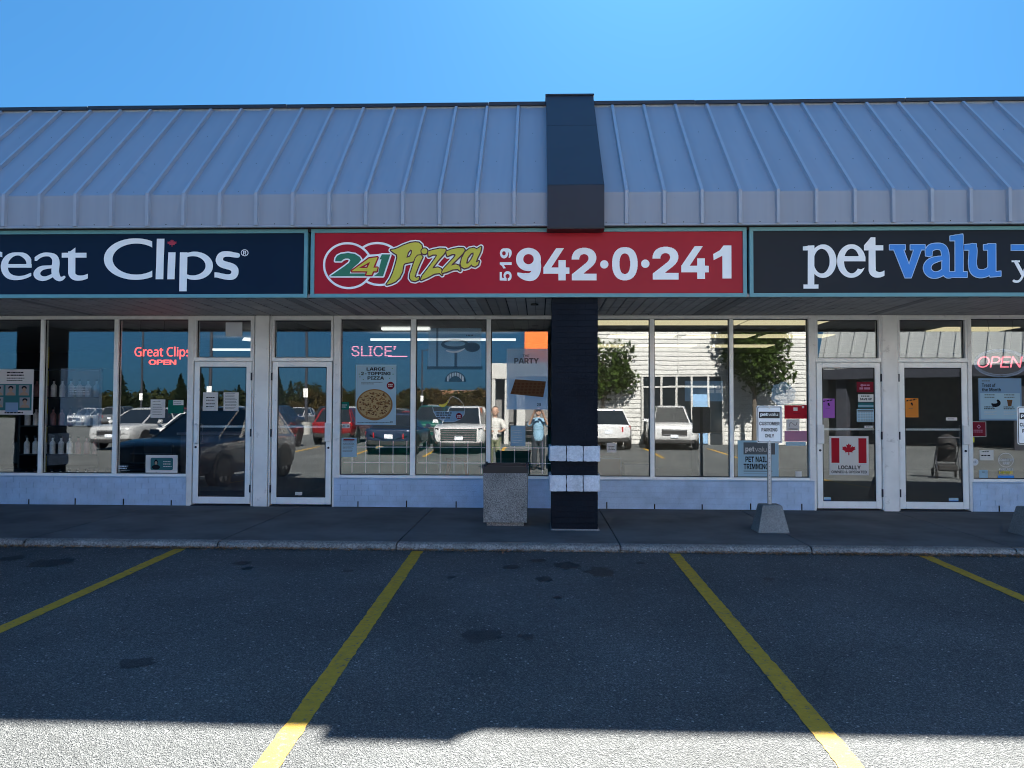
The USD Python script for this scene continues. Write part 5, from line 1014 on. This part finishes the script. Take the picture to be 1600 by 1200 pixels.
# ------------------------------------------------------------------ the two people standing in the lot
def limb_mesh(bones, edge=.022, it=14):
    parts = []
    for (a, ra), (b, rb) in bones:
        s1_, s2_ = manifold3d.Manifold.sphere(ra, 20).translate(list(map(float, a))), manifold3d.Manifold.sphere(rb, 20).translate(list(map(float, b)))
        parts.append(manifold3d.Manifold.batch_hull([s1_, s2_]))
    m = manifold3d.Manifold.batch_boolean(parts, manifold3d.OpType.Add).refine_to_length(edge); q = m.to_mesh()
    tm = trimesh.Trimesh(q.vert_properties[:, :3], q.tri_verts, process=True); trimesh.smoothing.filter_taubin(tm, iterations=it); return tm
def person(label, loc, rot, shirt, trousers, arms, hairm='hair_brown', long_hair=False):
    """standing, facing +y; arms: for each side shoulder > elbow > wrist > finger direction"""
    t = thing('person', label, 'person', loc, rot, group=None)
    sh_z, hip = 1.48, .94; S = lambda a, ra, b, rb: ((np.array(a), ra), (np.array(b), rb))
    B = [S((0, 0, hip), .145, (0, -.01, 1.15), .13), S((0, -.01, 1.15), .13, (0, -.02, 1.38), .14), S((-.11, -.02, 1.40), .09, (.11, -.02, 1.40), .09), S((0, -.02, 1.45), .065, (0, 0, 1.60), .055), S((0, .01, 1.665), .088, (0, .0, 1.745), .098), S((0, .05, 1.63), .052, (0, .02, 1.70), .08)]
    B += [S((0, .108, 1.675), .012, (0, .098, 1.71), .010), S((-.10, .0, 1.70), .018, (-.097, .0, 1.68), .014), S((.10, .0, 1.70), .018, (.097, .0, 1.68), .014)]
    cl, tr_, shoe = [], [], []
    for sx in (-1, 1):
        B += [S((sx*.09, 0, hip-.03), .10, (sx*.11, .02, .50), .062), S((sx*.11, .02, .50), .062, (sx*.12, -.02, .10), .045), S((sx*.12, -.03, .06), .045, (sx*.13, .13, .035), .035)]
        tr_ += [S((sx*.09, 0, hip), .118, (sx*.11, .02, .50), .082), S((sx*.11, .02, .50), .082, (sx*.12, -.02, .11), .068)]
        shoe += [S((sx*.12, -.04, .05), .052, (sx*.135, .15, .038), .042)]
        p, e, w, d = [np.array(q, float) for q in arms[0 if sx < 0 else 1]]
        B += [S(p, .056, e, .042), S(e, .042, w, .030), S(w, .030, w+d*.085, .036)]
        side = np.cross(d, [0, 0, 1.0]); side = side/(np.linalg.norm(side)+1e-9); up = np.cross(side, d)
        for k, (o, ln) in enumerate(((-.027, .062), (-.009, .072), (.009, .068), (.027, .052))):
            k0 = w+d*.09+up*o; k1 = k0+d*ln*.5+side*.008*sx; k2 = k1+d*ln*.35-side*.022*-sx
            B += [S(k0, .0095, k1, .0088), S(k1, .0088, k2, .0078)]
        th0 = w+d*.04-up*.02; B += [S(th0, .013, th0+up*-.02+d*.03-side*sx*-.03, .010), S(th0+up*-.02+d*.03-side*sx*-.03, .010, th0+d*.06-side*sx*-.035, .009)]
        cl += [S(p, .075, e*.9+p*.1, .066)]
    cl += [S((0, 0, hip+.01), .168, (0, -.01, 1.15), .158), S((0, -.01, 1.15), .158, (0, -.02, 1.38), .160), S((-.12, -.02, 1.40), .105, (.12, -.02, 1.40), .105), S((0, -.02, 1.42), .09, (0, -.01, 1.50), .068)]
    tr_ += [S((0, 0, hip+.04), .15, (0, 0, hip-.05), .15)]
    obj('body', limb_mesh(B, .016, 8), 'skin', t, smooth=True); obj('shirt', limb_mesh(cl), shirt, t, smooth=True); obj('trousers', limb_mesh(tr_), trousers, t, smooth=True)
    for s_ in range(2): obj('shoe', limb_mesh(shoe[s_:s_+1]), 'black_matt', t, smooth=True)
    hair = [S((0, -.015, 1.755), .100, (0, -.03, 1.70), .098)]
    if long_hair: hair += [S((0, -.05, 1.70), .085, (0, -.07, 1.48), .07)]
    obj('hair', limb_mesh(hair), hairm, t, smooth=True)
    for sx in (-1, 1): obj('eye', trimesh.creation.icosphere(2, .012).apply_translation((sx*.034, .086, 1.70)), 'black', t)
    obj('mouth', bev(-.022, .022, .092, .099, 1.630, 1.637, .003), 'paper_maroon', t)
    return t
plain('skin', (.42, .26, .19), rough=.55, var=.05); plain('hair_brown', (.05, .03, .02), rough=.6); plain('shirt_blue', (.18, .32, .44), rough=.85, var=.1); plain('shirt_white', (.50, .50, .48), rough=.85, var=.15, scale=30.); plain('trousers_dark', (.02, .025, .035), rough=.85); plain('trousers_khaki', (.14, .15, .09), rough=.85)
gp = gz(-.55)
zc = CAM_Z-gp
A = lambda sx: [(sx*.19, -.01, 1.42), (sx*.27, .16, 1.30), (sx*.105, .40, zc-.05), np.array([-sx*.35, .55, .75])/np.linalg.norm([-.35, .55, .75])]
person('person in pale blue shirt holding up a phone with both hands', (.0, -.55, gp), 0, 'shirt_blue', 'trousers_dark', [A(-1), A(1)])
ph = thing('phone', 'black phone held up by the person in pale blue', 'phone', (0, -.03, CAM_Z-.02)); obj('body', bev(-.078, .078, -.013, -.004, -.037, .037, .008), 'black', ph); obj('screen', bx(-.074, .074, -.0145, -.0125, -.033, .033), 'car_window', ph)
D_ = lambda sx: [(sx*.19, -.01, 1.42), (sx*.30, .02, 1.17), (sx*.16, .22, 1.12), np.array([-sx*.7, .6, .1])/np.linalg.norm([.7, .6, .1])]
person('person in white top and khaki trousers standing beside the photographer', (-1.26, -.35, gz(-.35)), -8, 'shirt_white', 'trousers_khaki', [D_(-1), D_(1)], long_hair=True)
